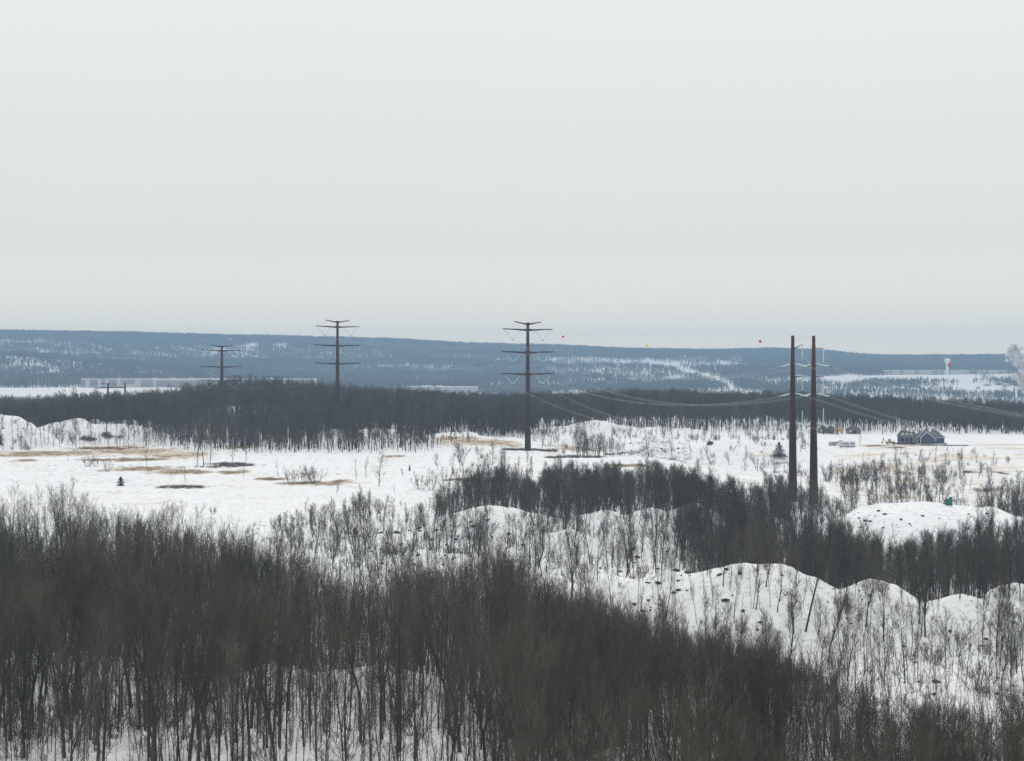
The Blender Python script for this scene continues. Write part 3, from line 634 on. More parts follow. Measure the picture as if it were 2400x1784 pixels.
# ------------------------------------------------------------------ evergreens
def conifer(x, y, z, h, w, label, seed, round_=False):
    r = random.Random(seed); root = empty('evergreen_tree', (x, y, z-.1), 0, label=label, cat='evergreen')
    T = MB(); T.tube([(0,0,-.3),(0,0,h*.5),(0,0,h*.95)], [h*.03, h*.02, h*.006], 5); T.build('trunk', M['trunk'], root)
    C = MB()
    for k in range(1500):
        t = r.random()**1.15; zz = h*(.03+.95*t)
        prof = (1-t)**.8 if not round_ else min(1, (1-t)*2.0)**.75
        rad = w/2*prof*r.uniform(.15,1)*(1+.2*math.sin(t*19+r.random())); az = r.uniform(0,6.283)
        p = (math.cos(az)*rad*.5, math.sin(az)*rad*.5, zz); l = .10*h*r.uniform(.5,1.2); up = .9 if round_ else .25
        q = (math.cos(az)*(rad*.75+l*.5)*1.0, math.sin(az)*(rad*.75+l*.5), zz+l*up*r.uniform(.2,1)); C.cone(p, q, .035*h*r.uniform(.5,1))
    C.build('crown', M['conifer'], root)
x, y, z = gp(283,1139); conifer(x, y, z, 22*y/F, 30*y/F, 'small round dark evergreen alone on the white field at the left', 1, True)
x, y, z = gp(1826,1073); conifer(x, y, z, 36*y/F, 62*y/F, 'green spruce beside the left one of the two big poles', 2)
x, y, z = gp(1,1047); conifer(x, y, z, 22*y/F, 16*y/F, 'dark evergreen at the left edge below the far left mound', 3)
x, y, z = gp(960,1104); conifer(x, y, z, 14*y/F, 6*y/F, 'tiny crooked evergreen on the open snow mid field', 4, True)
# ------------------------------------------------------------------ rocks
def rock_mesh(seed):
    r = random.Random(seed); m = MB(); n1, n2 = 9, 5; rings = []
    for j in range(n2+1):
        ph = math.pi*j/n2
        ring = []
        for i in range(n1):
            th = 2*math.pi*i/n1; k = r.uniform(.72,1.18)
            ring.append((math.cos(th)*math.sin(ph)*k, math.sin(th)*math.sin(ph)*k*.8, math.cos(ph)*.5*r.uniform(.8,1.1)))
        rings.append(len(m.v)); m.v += ring
    for a, b_ in zip(rings, rings[1:]): m.quad_ring(b_, a, n1)
    return m.mesh('rock', M['rock'])
ROCKM = [rock_mesh(i) for i in range(6)]
def rock(px, py, wpx, label, group, i=0):
    x, y, z = gp(px, py); s = wpx*y/F/2; o = bpy.data.objects.new('rock', ROCKM[i % 6]); COL.objects.link(o)
    o.location = (x, y, z+s*.12); o.scale = (s, s*.9, s*rng.uniform(.7,1.1)); o.rotation_euler = (rng.uniform(-.3,.3), rng.uniform(-.35,.35), rng.uniform(0,6)); tag(o, label, 'rock', group)
RL = [(1580,1391,14,'blocky dark rock sticking out of the near bank below its crest'),(1612,1343,17,'wide dark rock on the bank just under the trees'),(1686,1350,15,'flat dark rock below the highest hump of the near bank'),
 (1734,1348,13,'slanting slab right of the flat rock on the highest hump'),(1494,1310,16,'dark rock among the trees on the middle bank'),(1742,1434,15,'jagged stump like rock alone on the white bank'),(1524,1431,10,'small rock at the left foot of the near bank'),
 (2301,1518,12,'dark slab on the right bank above the forked bush'),(2339,1590,11,'round dark boulder on bare snow at the far right'),(2336,1628,13,'flat dark rock below the round boulder at the far right'),
 (2153,1600,14,'oval dark rock among saplings low on the right bank'),(2193,1600,27,'largest slab of the right bank, tilted between saplings'),(2190,1630,15,'rock just under the largest slab of the right bank'),(2118,1515,12,'small dark rock between the saplings of the right bank'),
 (892,1251,16,'dark flat rock on the crest of the left hump of the middle bank'),(980,1303,12,'dark rock at the left end of the low white crest'),(1044,1303,10,'rock in the middle of the low white crest'),(1082,1297,10,'thin slab right on the low white crest'),(1665,1042,24,'dark rock outcrop on the far snow slope left of the poles')]
for i, (px, py, w_, lb) in enumerate(RL): rock(px, py, w_, lb, None, i)
def rocks(n, x0, x1, y0, y1, w0, w1, label, group):
    for i in range(n): rock(rng.uniform(x0, x1), rng.uniform(y0, y1), w0+(w1-w0)*rng.random()**2.5, label, group, i)
rocks(60, 1440, 2050, 1345, 1500, 4, 15, 'small dark stone poking through the snow of the near bank', 'stones on the near bank')
rocks(9, 1450, 1720, 1335, 1440, 13, 24, 'large dark rock jutting from the snow near the crest of the near bank', 'large rocks near the crest of the near bank')
rocks(8, 880, 1200, 1230, 1330, 13, 22, 'large dark rock jutting from the snow of the middle bank', 'large rocks on the middle bank')
rocks(30, 2060, 2390, 1440, 1640, 4, 14, 'small dark stone low on the snow bank at the right', 'stones on the right bank')
rocks(30, 1990, 2330, 1198, 1250, 4, 13, 'dark stone on the front of the flat topped mound', 'stones on the flat topped mound')
rocks(50, 860, 1240, 1215, 1345, 5, 15, 'dark stone on the snowy middle bank at the centre', 'stones on the middle bank')
rocks(26, 1400, 1640, 1275, 1370, 5, 20, 'dark stone under the trees right of the centre', 'stones under the trees right of the centre')
rocks(10, 5, 75, 972, 1015, 4, 9, 'dark stone on the steep far left mound', 'stones on the far left mound')
rocks(12, 1460, 1850, 1030, 1070, 3, 8, 'dark stone on the far snow slope left of the two poles', 'stones on the far slope')
# ------------------------------------------------------------------ brush beds and grass tufts (uncountable)
def tufts(name, pts, geo, label, cat):
    o = bpy.data.objects.new('tuft', geo); return grow(name, pts, [(o,)], label, cat)
def tuft_geo(seed, n, h, w, r0, m):
    r = random.Random(seed); c = MB()
    for i in range(n):
        x, y = r.gauss(0, w), r.gauss(0, w); c.cone((x,y,-.05), (x+r.gauss(0,h*.3), y+r.gauss(0,h*.3), h*r.uniform(.5,1.1)), r0)
    return c.mesh(name='tuft', mats=m)
def bed(ells, n, seed):
    r = np.random.RandomState(seed); out = []
    for (px, py, rx, ry, k) in ells:
        xa, ya, za = gp(px, py); x1, y1, _ = gp(px, py+ry); x2, y2, _ = gp(px, py-ry); dy = max(2.5, (y2-y1)/2); dx = rx*ya/F
        a = r.uniform(0, 6.283, int(n*k)); q = np.sqrt(r.uniform(0, 1, len(a))); X = xa+dx*q*np.cos(a); Y = ya+dy*q*np.sin(a)*(1+.3*vnoise(X/7., X*0+seed)); k2 = (fbm(X/4., Y/9., seed, 3)*1.4+r.uniform(-.5,.5,len(a))) > (q*1.5-.75)
        X, Y = X[k2], Y[k2]; Z = H(X, Y)
        out += [(X[i], Y[i], Z[i], a[i], 0, r.uniform(.6,1.2)) for i in range(len(X))]
    return out
tufts('brush', bed([(550,1091,95,8,.9),(435,1143,72,5,.32),(1205,1054,50,4,.4),(1120,1128,110,7,.35),(1262,1056,60,3,.5),(1290,1073,22,3,.2),(1360,1072,60,2.5,.5),(1550,1072,80,3,.7),(1440,1067,60,2.5,.4),(2120,1110,40,4,.08),(2270,1108,20,4,.12),(2345,1110,12,4,.08),(250,1052,90,4,.5),(205,1030,45,5,.6),(260,1025,28,9,.5),(2315,1150,60,5,.12),(1810,1090,40,3,.06),(1850,1108,60,3,.08)], 1500, 70),
      tuft_geo(1, 22, .9, .45, .02, M['brush']), 'low dark reddish brush lying in beds on the snow', 'brush')
gt = []
r = np.random.RandomState(72)
for px, py, rx, ry in GB:
    gt += bed([(px, py, rx, ry*1.1, .55*rx/100)], 2600, int(px))
xx, yy = strip([-100,2500], 420, 860, .11, 73); k = fbm(xx/26., yy/12., 74, 3)+.25*nr.randn(len(xx)) > .12; xx, yy = xx[k], yy[k]; zz = H(xx, yy)
gt += [(xx[i], yy[i], zz[i], 0, 0, .7) for i in range(len(xx)) if abs(xx[i]) > 0]
tufts('grass', gt, tuft_geo(2, 16, .5, .5, .02, M['grass']), 'tan dry grass standing out of the snow in bands and specks', 'grass')

# ------------------------------------------------------------------ power line
def tower(px, d, ztop, wpx_half, label, levels=(3.2, 13.4, 23.2), base=None, foot=None, ang=None):
    x = (px-CX)/F*d; z0 = gz(x, d)-.3 if base is None else base; Ht = ztop-z0
    root = empty('transmission_tower', (x, d, z0), ang, label=label, cat='transmission tower', group=None)
    p = MB(); p.tube([(0,0,0),(0,0,Ht*.5),(0,0,Ht)], [1.45,1.02,.60], 12); p.build('pole', M['steel'], root)
    c = MB(); c.tube([(0,0,Ht-.9),(0,0,Ht+.15)], [.95,.95], 12); c.build('pole_cap', M['steel'], root)
    a = wpx_half*d/F/abs(math.cos(ang)); out = {'top': [], 'ph': []}
    for s in (-1, 1):
        m = MB(); m.tube([(s*.6,0,Ht-.6),(s*a*.53,0,Ht+.55)], [.42,.2], 6); m.build('crossarm', M['steel'], root)
        t = (s*a*.5, Ht-.4); h = MB(); h.tube([(t[0],0,Ht+.4),(t[0],0,t[1])], [.06,.06], 5); h.build('wire_clamp', M['steel'], root)
        out['top'].append((x+t[0]*math.cos(ang), d+t[0]*math.sin(ang), z0+t[1]))
    for lv in levels:
        for s in (-1, 1):
            zz = Ht-lv; b = a*(1.02 if lv > 5 else .98); m = MB(); m.tube([(s*.4,0,zz),(s*1.6,0,zz+.02)], [.62,.55], 6); m.tube([(s*1.5,0,zz),(s*b,0,zz+.45)], [.46,.2], 6); m.build('crossarm', M['steel'], root)
            bx, bz = s*a*.58, zz-4.6
            for e in (.93, .24):
                i_ = MB(); tx, tz = s*b*e, zz+.1
                q1 = (tx+(bx-tx)*.2, 0, tz+(bz-tz)*.2); i_.tube([(tx,0,tz), q1], [.05,.05], 4); o1 = i_.build('hanger_rod', M['steel'], root)
                i_ = MB(); i_.tube([q1, (bx,0,bz+.1)], [.12,.12], 6); i_.build('insulator', M['insul'], root)
            y_ = MB(); y_.tube([(bx,-.3,bz),(bx,.3,bz)], [.22,.22], 6); y_.build('yoke', M['steel'], root)
            out['ph'].append((s, x+bx*math.cos(ang), d+bx*math.sin(ang), z0+bz-.1))
    return out
T3 = tower(1237, 771, CZ+135*771/F, 60, 'middle and tallest looking steel tower standing on the open snow field', ang=R(24))
T2 = tower(791, 930, CZ+139*930/F, 49.5, 'steel tower rising from the wood left of the middle one', ang=R(30))
T1 = tower(520, 1066, CZ+81*1066/F, 43.5, 'shorter steel tower on the wooded hill in front of the long warehouse', levels=(3.0,13.2,22.0), ang=R(34))
# two-pole frame
hx, hd = (273-CX)/F*1190, 1190; hz0 = gz(hx, hd)-.3; HH = CZ-6*1190/F-hz0; k = 1190/F
root = empty('frame_tower', (hx, hd, hz0), 0, label='low two pole frame tower in the wood at the far left', cat='transmission tower')
for s in (-20, 20):
    p = MB(); p.tube([(s*k,0,0),(s*k,0,HH)], [.9,.55], 10); p.build('pole', M['steel'], root)
for z_, x0, x1 in ((HH-3.2,-50,20),(HH-12.5,-46,18)):
    p = MB(); p.tube([(x0*k,-.8,z_-.4),((x0+30)*k,-.8,z_),(x1*k,-.8,z_+.1)], [.28,.42,.42], 6); p.build('crossarm', M['steel'], root)
p = MB(); p.tube([(-20*k,0,HH-.6),(-38*k,0,HH-.1)], [.3,.15], 6); p.build('crossarm', M['steel'], root)
HP = [(hx-48*k, hd-.8, hz0+HH-4.5), (hx-2*k, hd-.8, hz0+HH-4.5), (hx+18*k, hd-.8, hz0+HH-4.5)]
# pair of dead-end poles (and the next pair of the line, nearer and beyond the frame)
def deadend(px, d, ztop, din, dout, label, group, side_up=1, x=None, z0=None):
    x = (px-CX)/F*d if x is None else x; z0 = gz(x, d)-.5 if z0 is None else z0; Ht = ztop-z0; k = d/F
    root = empty('steel_pole', (x, d, z0), 0, label=label, cat='power pole', group=group)
    p = MB(); n = 6; p.tube([(0,0,Ht*i/n) for i in range(n+1)], [1.42-.93*i/n for i in range(n+1)], 12); p.build('pole', M['steel'], root)
    c = MB()
    for i in (2, 4): c.tube([(0,0,Ht*i/n-.4),(0,0,Ht*i/n+.4)], [1.42-.93*i/n+.05]*2, 12, True)
    c.build('flange', M['steel'], root)
    out = {'top': (x, d, ztop-.4), 'in': [], 'out': []}
    for li, yy in enumerate((852, 921.5, 990)):
        zz = CZ-(yy-CY)*k-z0; rr = 1.42-.93*zz/Ht
        for key, dv in (('in', din), ('out', dout)):
            dx, dy = norm((dv[0], dv[1], 0))[:2]; px_, py_ = -dy, dx
            a = (dx*rr, dy*rr, zz); e = (dx*(rr+6.6), dy*(rr+6.6), zz-1.0)
            i_ = MB()
            for o_ in (-.38, 0, .38):
                i_.tube([(a[0]+dx*.5+px_*o_*.6, a[1]+dy*.5+py_*o_*.6, zz-.05), (e[0]+px_*o_*1.3, e[1]+py_*o_*1.3, e[2]+.12*(1 if o_ == 0 else 0))], [.13,.13], 6)
            i_.build('insulator', M['insul'], root)
            b_ = MB(); b_.tube([(a[0]-dx*.3,a[1]-dy*.3,zz), (a[0]+dx*.6, a[1]+dy*.6, zz-.05)], [.3,.34], 6); b_.build('bracket', M['steel'], root)
            y_ = MB(); y_.tube([(e[0]-px_*.6, e[1]-py_*.6, e[2]), (e[0]+px_*.6, e[1]+py_*.6, e[2])], [.14,.14], 5); y_.build('yoke', M['steel'], root)
            out[key].append((x+e[0], d+e[1], z0+e[2]))
        # jumper arm with a hanging insulator
        ja = zz+[4.6,4.9,4.4][li]; tip = ja+([1.2,.2,-.9] if side_up else [.1,.1,-.1])[li]
        m = MB(); m.tube([(rr*.8,-.1,ja),(2.9,-.3,tip)], [.16,.09], 5); m.build('jumper_arm', M['steel'], root)
        m = MB(); m.tube([(2.9,-.3,tip),(2.9,-.3,tip-4.3)], [.15,.15], 6); m.build('insulator', M['insul'], root)
        A_, B_ = out['in'][-1], out['out'][-1]
        J = (x+2.9, d-.3, z0+tip-4.3); m = MB()
        pts = []
        for t in range(13):
            u = t/12.; q = [(1-u)**2*A_[i]+2*u*(1-u)*(2*J[i]-(A_[i]+B_[i])/2)+u*u*B_[i] for i in range(3)]; pts.append((q[0]-x, q[1]-d, q[2]-z0))
        m.tube(pts, [.028]*13, 4); m.build('jumper_wire', M['wire'], root)
    return out
NX, NY = 178., 372.
pair = 'pair of big poles'
p1 = ((1858-CX)/F*520, 520.); p2 = ((1907-CX)/F*520, 520.)
PA = deadend(1858, 520, CZ+105*.13, (T3['top'][0][0]-p1[0], 771-520), (NX-p1[0], NY-520), 'left one of the two thick rust brown poles', None)
PB = deadend(1907, 520, CZ+105*.13, (T3['top'][1][0]-p2[0], 771-520), (NX+6-p2[0], NY-520), 'right one of the two thick rust brown poles', None, 0)
def cable(a, b_, sag, n, label, name, rad=.012, spread=.24, group=None, cat='power line'):
    L_ = math.dist(a, b_); dx, dy = (b_[0]-a[0])/L_, (b_[1]-a[1])/L_; mid = ((a[0]+b_[0])/2, (a[1]+b_[1])/2, (a[2]+b_[2])/2)
    def pt(t, o_, dz): return (a[0]+(b_[0]-a[0])*t-dy*o_-a[0], a[1]+(b_[1]-a[1])*t+dx*o_-a[1], a[2]+(b_[2]-a[2])*t-4*sag*t*(1-t)+dz-a[2])
    if n == 1:
        m = MB(); m.tube([pt(i/28, 0, 0) for i in range(29)], [rad]*29, 4); o = m.build(name, M['wire'], None, a); tag(o, label, cat, group)
    else:
        root = empty(name, a, 0, label=label, cat=cat, group=group)
        for o_, dz in ((-spread,0),(spread,0),(0,-.4))[:n]:
            m = MB(); m.tube([pt(i/28, o_, dz) for i in range(29)], [rad]*29, 4); m.build('conductor', M['wire'], root)
        m = MB()
        for q in range(1, 6):
            t = q/6.; c_ = pt(t, 0, -.13); m.tube([vadd(c_, (-dy*.3,dx*.3,.13)), vadd(c_, (dy*.3,-dx*.3,.13))], [.05,.05], 4)
        m.build('spacer', M['wire'], root)
    return lambda t: tuple(vadd(pt(t,0,0), a))
lvn = ['top', 'middle', 'bottom']
L3 = [p for p in T3['ph'] if p[0] < 0]; R3 = [p for p in T3['ph'] if p[0] > 0]
L2 = [p for p in T2['ph'] if p[0] < 0]; R2 = [p for p in T2['ph'] if p[0] > 0]
L1 = [p for p in T1['ph'] if p[0] < 0]; R1 = [p for p in T1['ph'] if p[0] > 0]
for i in range(3):
    cable(L3[i][1:], PA['in'][i], 9, 3, lvn[i]+' bundle of pale wires from the middle tower to the left big pole', 'power_line')
    cable(R3[i][1:], PB['in'][i], 9, 3, lvn[i]+' bundle of pale wires from the middle tower to the right big pole', 'power_line')
    cable(L2[i][1:], L3[i][1:], 5, 3, lvn[i]+' left hand wires between the middle tower and the one in the wood', 'power_line')
    cable(R2[i][1:], R3[i][1:], 5, 3, lvn[i]+' right hand wires between the middle tower and the one in the wood', 'power_line')
    cable(L1[i][1:], L2[i][1:], 3.5, 2, lvn[i]+' left hand wires between the hill tower and the next one', 'power_line')
    cable(R1[i][1:], R2[i][1:], 3.5, 2, lvn[i]+' right hand wires between the hill tower and the next one', 'power_line')
    cable(HP[i], L1[i][1:], 3, 2, lvn[i]+' wires between the hill tower and the two pole frame', 'power_line')
    zo = [18, 8.5, 0][i]
    cable(PA['out'][i], (NX, NY, zo+2), 5.5, 3, lvn[i]+' bundle of wires from the left big pole out to the right', 'power_line')
    cable(PB['out'][i], (NX+6, NY, zo+1), 5.5, 3, lvn[i]+' bundle of wires from the right big pole out to the right', 'power_line')
W1 = cable(T3['top'][0], PA['top'], 6.2, 1, 'thin top wire from the middle tower to the left big pole', 'ground_wire', .015)
W2 = cable(T3['top'][1], PB['top'], 6.2, 1, 'thin top wire from the middle tower to the right big pole', 'ground_wire', .015)
cable(T2['top'][0], T3['top'][0], 4, 1, 'left thin top wire between the middle tower and the one in the wood', 'ground_wire', .013)
cable(T2['top'][1], T3['top'][1], 4, 1, 'right thin top wire between the middle tower and the one in the wood', 'ground_wire', .013)
cable(T1['top'][0], T2['top'][0], 3, 1, 'left thin top wire between the hill tower and the next one', 'ground_wire', .013)
cable(T1['top'][1], T2['top'][1], 3, 1, 'right thin top wire between the hill tower and the next one', 'ground_wire', .013)
W3 = cable(PA['top'], (NX, NY, 31), 5, 1, 'thin top wire from the left big pole out to the right', 'ground_wire', .015)
W4 = cable(PB['top'], (NX+6, NY, 31), 5, 1, 'thin top wire from the right big pole out to the right', 'ground_wire', .015)
# the next two poles of the line stand beyond the right edge
for i, (nx, lb) in enumerate(((NX, 'nearer pole of the line beyond the right edge, first'), (NX+6, 'nearer pole of the line beyond the right edge, second'))):
    z0 = gz(nx, NY)-.5; r_ = empty('steel_pole', (nx, NY, z0), 0, label=lb, cat='power pole'); p = MB(); p.tube([(0,0,0),(0,0,31.5-z0)], [1.4,.5], 12); p.build('pole', M['steel'], r_)
def ball(Wf, px, mt, label, dia=.95):
    best = min((i/800 for i in range(801)), key=lambda t: abs(Wf(t)[0]/Wf(t)[1]*F+CX-px)); c = Wf(best)
    m = MB(); rings = []
    for j in range(9):
        ph = math.pi*j/8; rings.append(len(m.v))
        m.v += [(math.cos(2*math.pi*i/14)*math.sin(ph)*dia/2, math.sin(2*math.pi*i/14)*math.sin(ph)*dia/2, math.cos(ph)*dia/2) for i in range(14)]
    for a, b_ in zip(rings, rings[1:]): m.quad_ring(b_, a, 14)
    o = m.build('marker_ball', mt, None, c, smooth=True); tag(o, label, 'marker ball')
    print('ball', px, CY-(c[2]-CZ)*F/c[1])
ball(W1, 1320, M['red_ball'], 'red marker ball on the top wire nearest the middle tower', 1.0)
ball(W2, 1515, M['yel_ball'], 'yellow marker ball on the top wire')
ball(W2, 1573, M['whi_ball'], 'white marker ball on the top wire, just over the ridge', .9)
ball(W1, 1782, M['red_ball'], 'red marker ball on the top wire left of the two big poles', .9)
ball(W4, 2225, M['red_ball'], 'red marker ball on the wire in front of the water tower', .8)

# ------------------------------------------------------------------ blue house
hx, hy, hz = gp(2170, 1046, 500, 1500); hy = 853; hx = (2113-CX)/F*hy; hz = gz(hx+15, hy)
root = empty('blue_house', (hx, hy, hz), 0, label='navy blue house with white trim and grey roof on the snow plateau', cat='house')
S = .0173*1.0                                              # metres per unit of the elevation drawing below
def q(u, v): return ((u-180)*S, (805-v)*S)
def box(nm, m, u0, v0, u1, v1, y0, y1, par=root):
    a = q(u0, v0); c_ = q(u1, v1); b_ = MB(); b_.box(min(a[0],c_[0]), y0, min(a[1],c_[1]), max(a[0],c_[0]), y1, max(a[1],c_[1])); return b_.build(nm, m, par)
box('foundation', M['concrete'], 622, 840, 1425, 768, 0, 11)
X0, Z0 = q(625, 768); X1, Z1 = q(1420, 612)
w_ = MB(); w_.box(X0, .02, Z0, X1, 10.9, Z1)
ga, gb_, gc = q(705, 612), q(1085, 612), q(893, 455); w_.prism([(ga[0], Z0), (gb_[0], Z0), (gb_[0], gb_[1]), gc, ga], -1.2, .05)
wall = w_.build('wall', M['navy'], root)
rl, rr_, tl, tr = q(600, 612), q(1455, 608), q(925, 372), q(1222, 385)
rf = MB(); zr = tl[1]
rf.slab([(rl[0],-.5,Z1),(rr_[0],-.5,Z1),(tr[0],5.4,zr),(tl[0],5.4,zr)], (0,-.3,1), .16); rf.slab([(rr_[0],11.4,Z1),(rl[0],11.4,Z1),(tl[0],5.4,zr),(tr[0],5.4,zr)], (0,.3,1), .16)
rf.slab([(rl[0],11.4,Z1),(rl[0],-.5,Z1),(tl[0],5.4,zr)], (-.3,0,1), .16); rf.slab([(rr_[0],-.5,Z1),(rr_[0],11.4,Z1),(tr[0],5.4,zr)], (.3,0,1), .16)
g0, g1, g2 = q(690, 622), q(1100, 622), q(893, 440)
rf.slab([(g0[0],-1.6,g0[1]),(g2[0],-1.6,g2[1]),(g2[0],3.2,g2[1]),(g0[0],3.2,g0[1])], (-.5,0,1), .14); rf.slab([(g2[0],-1.6,g2[1]),(g1[0],-1.6,g1[1]),(g1[0],3.2,g1[1]),(g2[0],3.2,g2[1])], (.5,0,1), .14)
roof = rf.build('roof', M['shingle'], root)
def trimline(a, b_, y, r_=.14, par=root):
    m = MB(); m.tube([(a[0],y,a[1]),(b_[0],y,b_[1])], [r_,r_], 4); m.build('trim', M['trim'], par)
trimline(q(690,618), q(893,436), -1.72); trimline(q(893,436), q(1098,616), -1.72); trimline(q(1098,610), q(1452,606), -.62, .09)
m = MB(); m.tube([(rl[0],-.6,Z1+.12),(tl[0],5.3,zr+.2)], [.15,.15], 4); m.build('trim', M['trim'], root)
m = MB(); m.tube([(rr_[0],-.6,Z1+.12),(tr[0],5.3,zr+.2)], [.15,.15], 4); m.build('trim', M['trim'], root)
for u, y in ((712, -1.26), (628, -.04), (1418, -.04), (1080, -1.26)):
    if u != 1080: box('corner_board', M['trim'], u-8, 772, u+8, 616, y-.06, y+.02)
def window(u, v, w2, h2, y, par=root, nm='window'):
    a = q(u-w2, v+h2); c_ = q(u+w2, v-h2); f = MB(); f.box(a[0]-.12, y-.08, a[1]-.12, c_[0]+.12, y+.02, c_[1]+.12); fo = f.build(nm, M['trim'], par)
    p = MB(); mx_ = (a[0]+c_[0])/2; mz = (a[1]+c_[1])/2
    for i in (0,1):
        for j in (0,1): p.box([a[0],mx_+.03][i], y-.10, [a[1],mz+.03][j], [mx_-.03,c_[0]][i], y-.082, [mz-.03,c_[1]][j])
    p.build('pane', M['glass'], fo)
window(1045, 677, 24, 38, -.0); window(1160, 668, 20, 26, -.0)
# garage wing
box('wall', M['navy'], 190, 800, 625, 575, 2.5, 10)['label'] = 'navy wall of the garage wing'
gx0, gz0 = q(175, 578); gx1, _ = q(640, 578); _, gz1 = q(0, 395)
m = MB(); m.slab([(gx0,1.8,gz0),(gx1,1.8,gz0),(gx1,6.2,gz1),(gx0+1.3,6.2,gz1)], (0,-.5,1), .15); m.slab([(gx1,10.6,gz0),(gx0,10.6,gz0),(gx0+1.3,6.2,gz1),(gx1,6.2,gz1)], (0,.5,1), .15); m.slab([(gx0,10.6,gz0),(gx0,1.8,gz0),(gx0+1.3,6.2,gz1)], (-.5,0,1), .15)
groof = m.build('roof', M['shingle'], root); groof['label'] = 'grey roof of the garage wing with three dormers'
box('porch_beam', M['trim'], 180, 602, 620, 592, 1.2, 1.5)
box('porch_roof', M['shingle'], 175, 590, 625, 574, .9, 2.45)
for u in (250, 368, 484):
    d_ = MB(); a = q(u-38, 560); c_ = q(u+38, 485); t_ = q(u, 452); d_.prism([(a[0],a[1]),(c_[0],a[1]),(c_[0],c_[1]),t_,(a[0],c_[1])], 2.15, 5); dm = d_.build('dormer', M['trim'], root)
    k_ = MB(); k_.slab([(a[0]-.2,1.95,c_[1]-.15),(t_[0],1.95,t_[1]+.05),(t_[0],5.5,t_[1]+.05),(a[0]-.2,5.5,c_[1]-.15)], (-.5,0,1), .1); k_.slab([(t_[0],1.95,t_[1]+.05),(c_[0]+.2,1.95,c_[1]-.15),(c_[0]+.2,5.5,c_[1]-.15),(t_[0],5.5,t_[1]+.05)], (.5,0,1), .1); k_.build('dormer_roof', M['shingle'], dm)
    p = MB(); b0 = q(u-18, 552); b1 = q(u+18, 490); p.box(b0[0], 2.1, b0[1], b1[0], 2.145, b1[1]); p.build('pane', M['glass'], dm)
for u0, u1, mt in ((200, 290, 'darkblue'), (312, 408, 'maroon'), (436, 520, 'maroon')): box('garage_door', M[mt], u0, 745, u1, 640, 2.38, 2.49)
for u in (300, 420, 530, 560, 592): box('porch_post', M['trim'], u-4, 750, u+4, 608, 1.25, 1.45)
# small rear gable and snow on the roofs
m = MB(); a, c_, t_ = q(715, 440), q(810, 440), q(760, 392); m.prism([a, c_, t_], 4.6, 7); m.build('gable', M['navy'], root); trimline(q(712,442), q(760,388), 4.5, .1); trimline(q(760,388), q(812,442), 4.5, .1)
def snowpatch(u, v, w2, h2):
    m = MB(); cx_, cz_ = q(u, v); t = (cz_-Z1)/(zr-Z1); y = -.5+5.9*t
    if u < 625: t = (cz_-gz0)/(gz1-gz0); y = 1.8+4.4*t; dzdy = (gz1-gz0)/4.4
    else: dzdy = (zr-Z1)/5.9
    n = 12; pts = []
    for i in range(n):
        a = 2*math.pi*i/n; ex = w2*S*math.cos(a); ez = h2*S*math.sin(a)*(1 if math.sin(a) < 0 else .6); pts.append((cx_+ex, y+ez/dzdy-.12, cz_+ez+.14))
    m.slab(pts, (0,-.5,1), .16); m.build('snow_patch', M['snow'], root)
snowpatch(1058, 410, 42, 30); snowpatch(432, 420, 22, 22); snowpatch(530, 430, 38, 20); snowpatch(618, 440, 20, 18)
# steps at the right corner
st = MB()
for i in range(4): st.box(X1+.3+i*.45, 1.5, .0, X1+.75+i*.45, 3.0, .9-.22*i)
st.build('steps', M['greywood'], root)
# dark ornamental hedge line below the house
low = MB(); rr2 = random.Random(5)
for i in range(620):
    t = rr2.random(); px = 2120+150*t; x = (px-CX)/F*836; y = 836+rr2.uniform(-.7,.7)-1.5*math.sin(t*3); z = gz(x, y); low.cone((x,y,z-.05), (x+rr2.uniform(-.3,.3), y, z+rr2.uniform(.3,.8)*(.5+t*.7)), .12)
lo = low.build('hedge', M['conifer']); tag(lo, 'low broken line of dark green plants along the bank in front of the house', 'hedge')

# ------------------------------------------------------------------ vehicles and sheds
def wheel(par, x, y, r_, w2=.28):
    m = MB(); m.tube([(x,y-w2/2,r_),(x,y+w2/2,r_)], [r_,r_], 14); wl = m.build('wheel', M['black'], par)
    m = MB(); m.tube([(x,y-w2/2-.02,r_),(x,y-w2/2+.02,r_)], [r_*.55]*2, 10); m.build('rim', M['trim'], wl)
def ground_empty(nm, px, py, rz, d=None, **k):
    x, y, z = gp(px, py, 500, 1500); 
    if d: y = d; x = (px-CX)/F*d; z = gz(x, y)
    return empty(nm, (x, y, z), rz, **k)
cm = ground_empty('camper', 1966, 1050, 0, label='long white camper with dark stripes parked on the snow beside the grey trailer', cat='camper')
m = MB(); m.prism([(0,.5),(8,.5),(8,3.0),(3,3.0),(2.8,3.15),(.9,3.15),(.15,2.2),(0,1.2)], 0, 2.4); m.build('body', M['camper'], cm)
m = MB(); m.box(.8,-.02,.55,7.98,-.004,1.05); m.box(1.6,-.02,1.75,7.9,-.004,2.0); m.build('stripe', M['stripe'], cm)
for x0, x1 in ((.5,1.1),(1.9,2.9),(3.2,4.4),(5.9,7.4)): m = MB(); m.box(x0,-.045,2.05,x1,-.022,2.5); m.build('window', M['glass'], cm)
m = MB(); m.box(5.0,-.045,.7,5.6,-.022,2.6); m.build('door', M['camper'], cm)
m = MB(); m.box(3.2,.5,3.0,7.6,1.9,3.12); m.build('roof_snow', M['snow'], cm)
for x_ in (1.0, 4.4, 5.2): wheel(cm, x_, .12, .38)
tr_ = ground_empty('cargo_trailer', 1944, 1046, 0, label='small grey box trailer left of the white camper', cat='trailer')
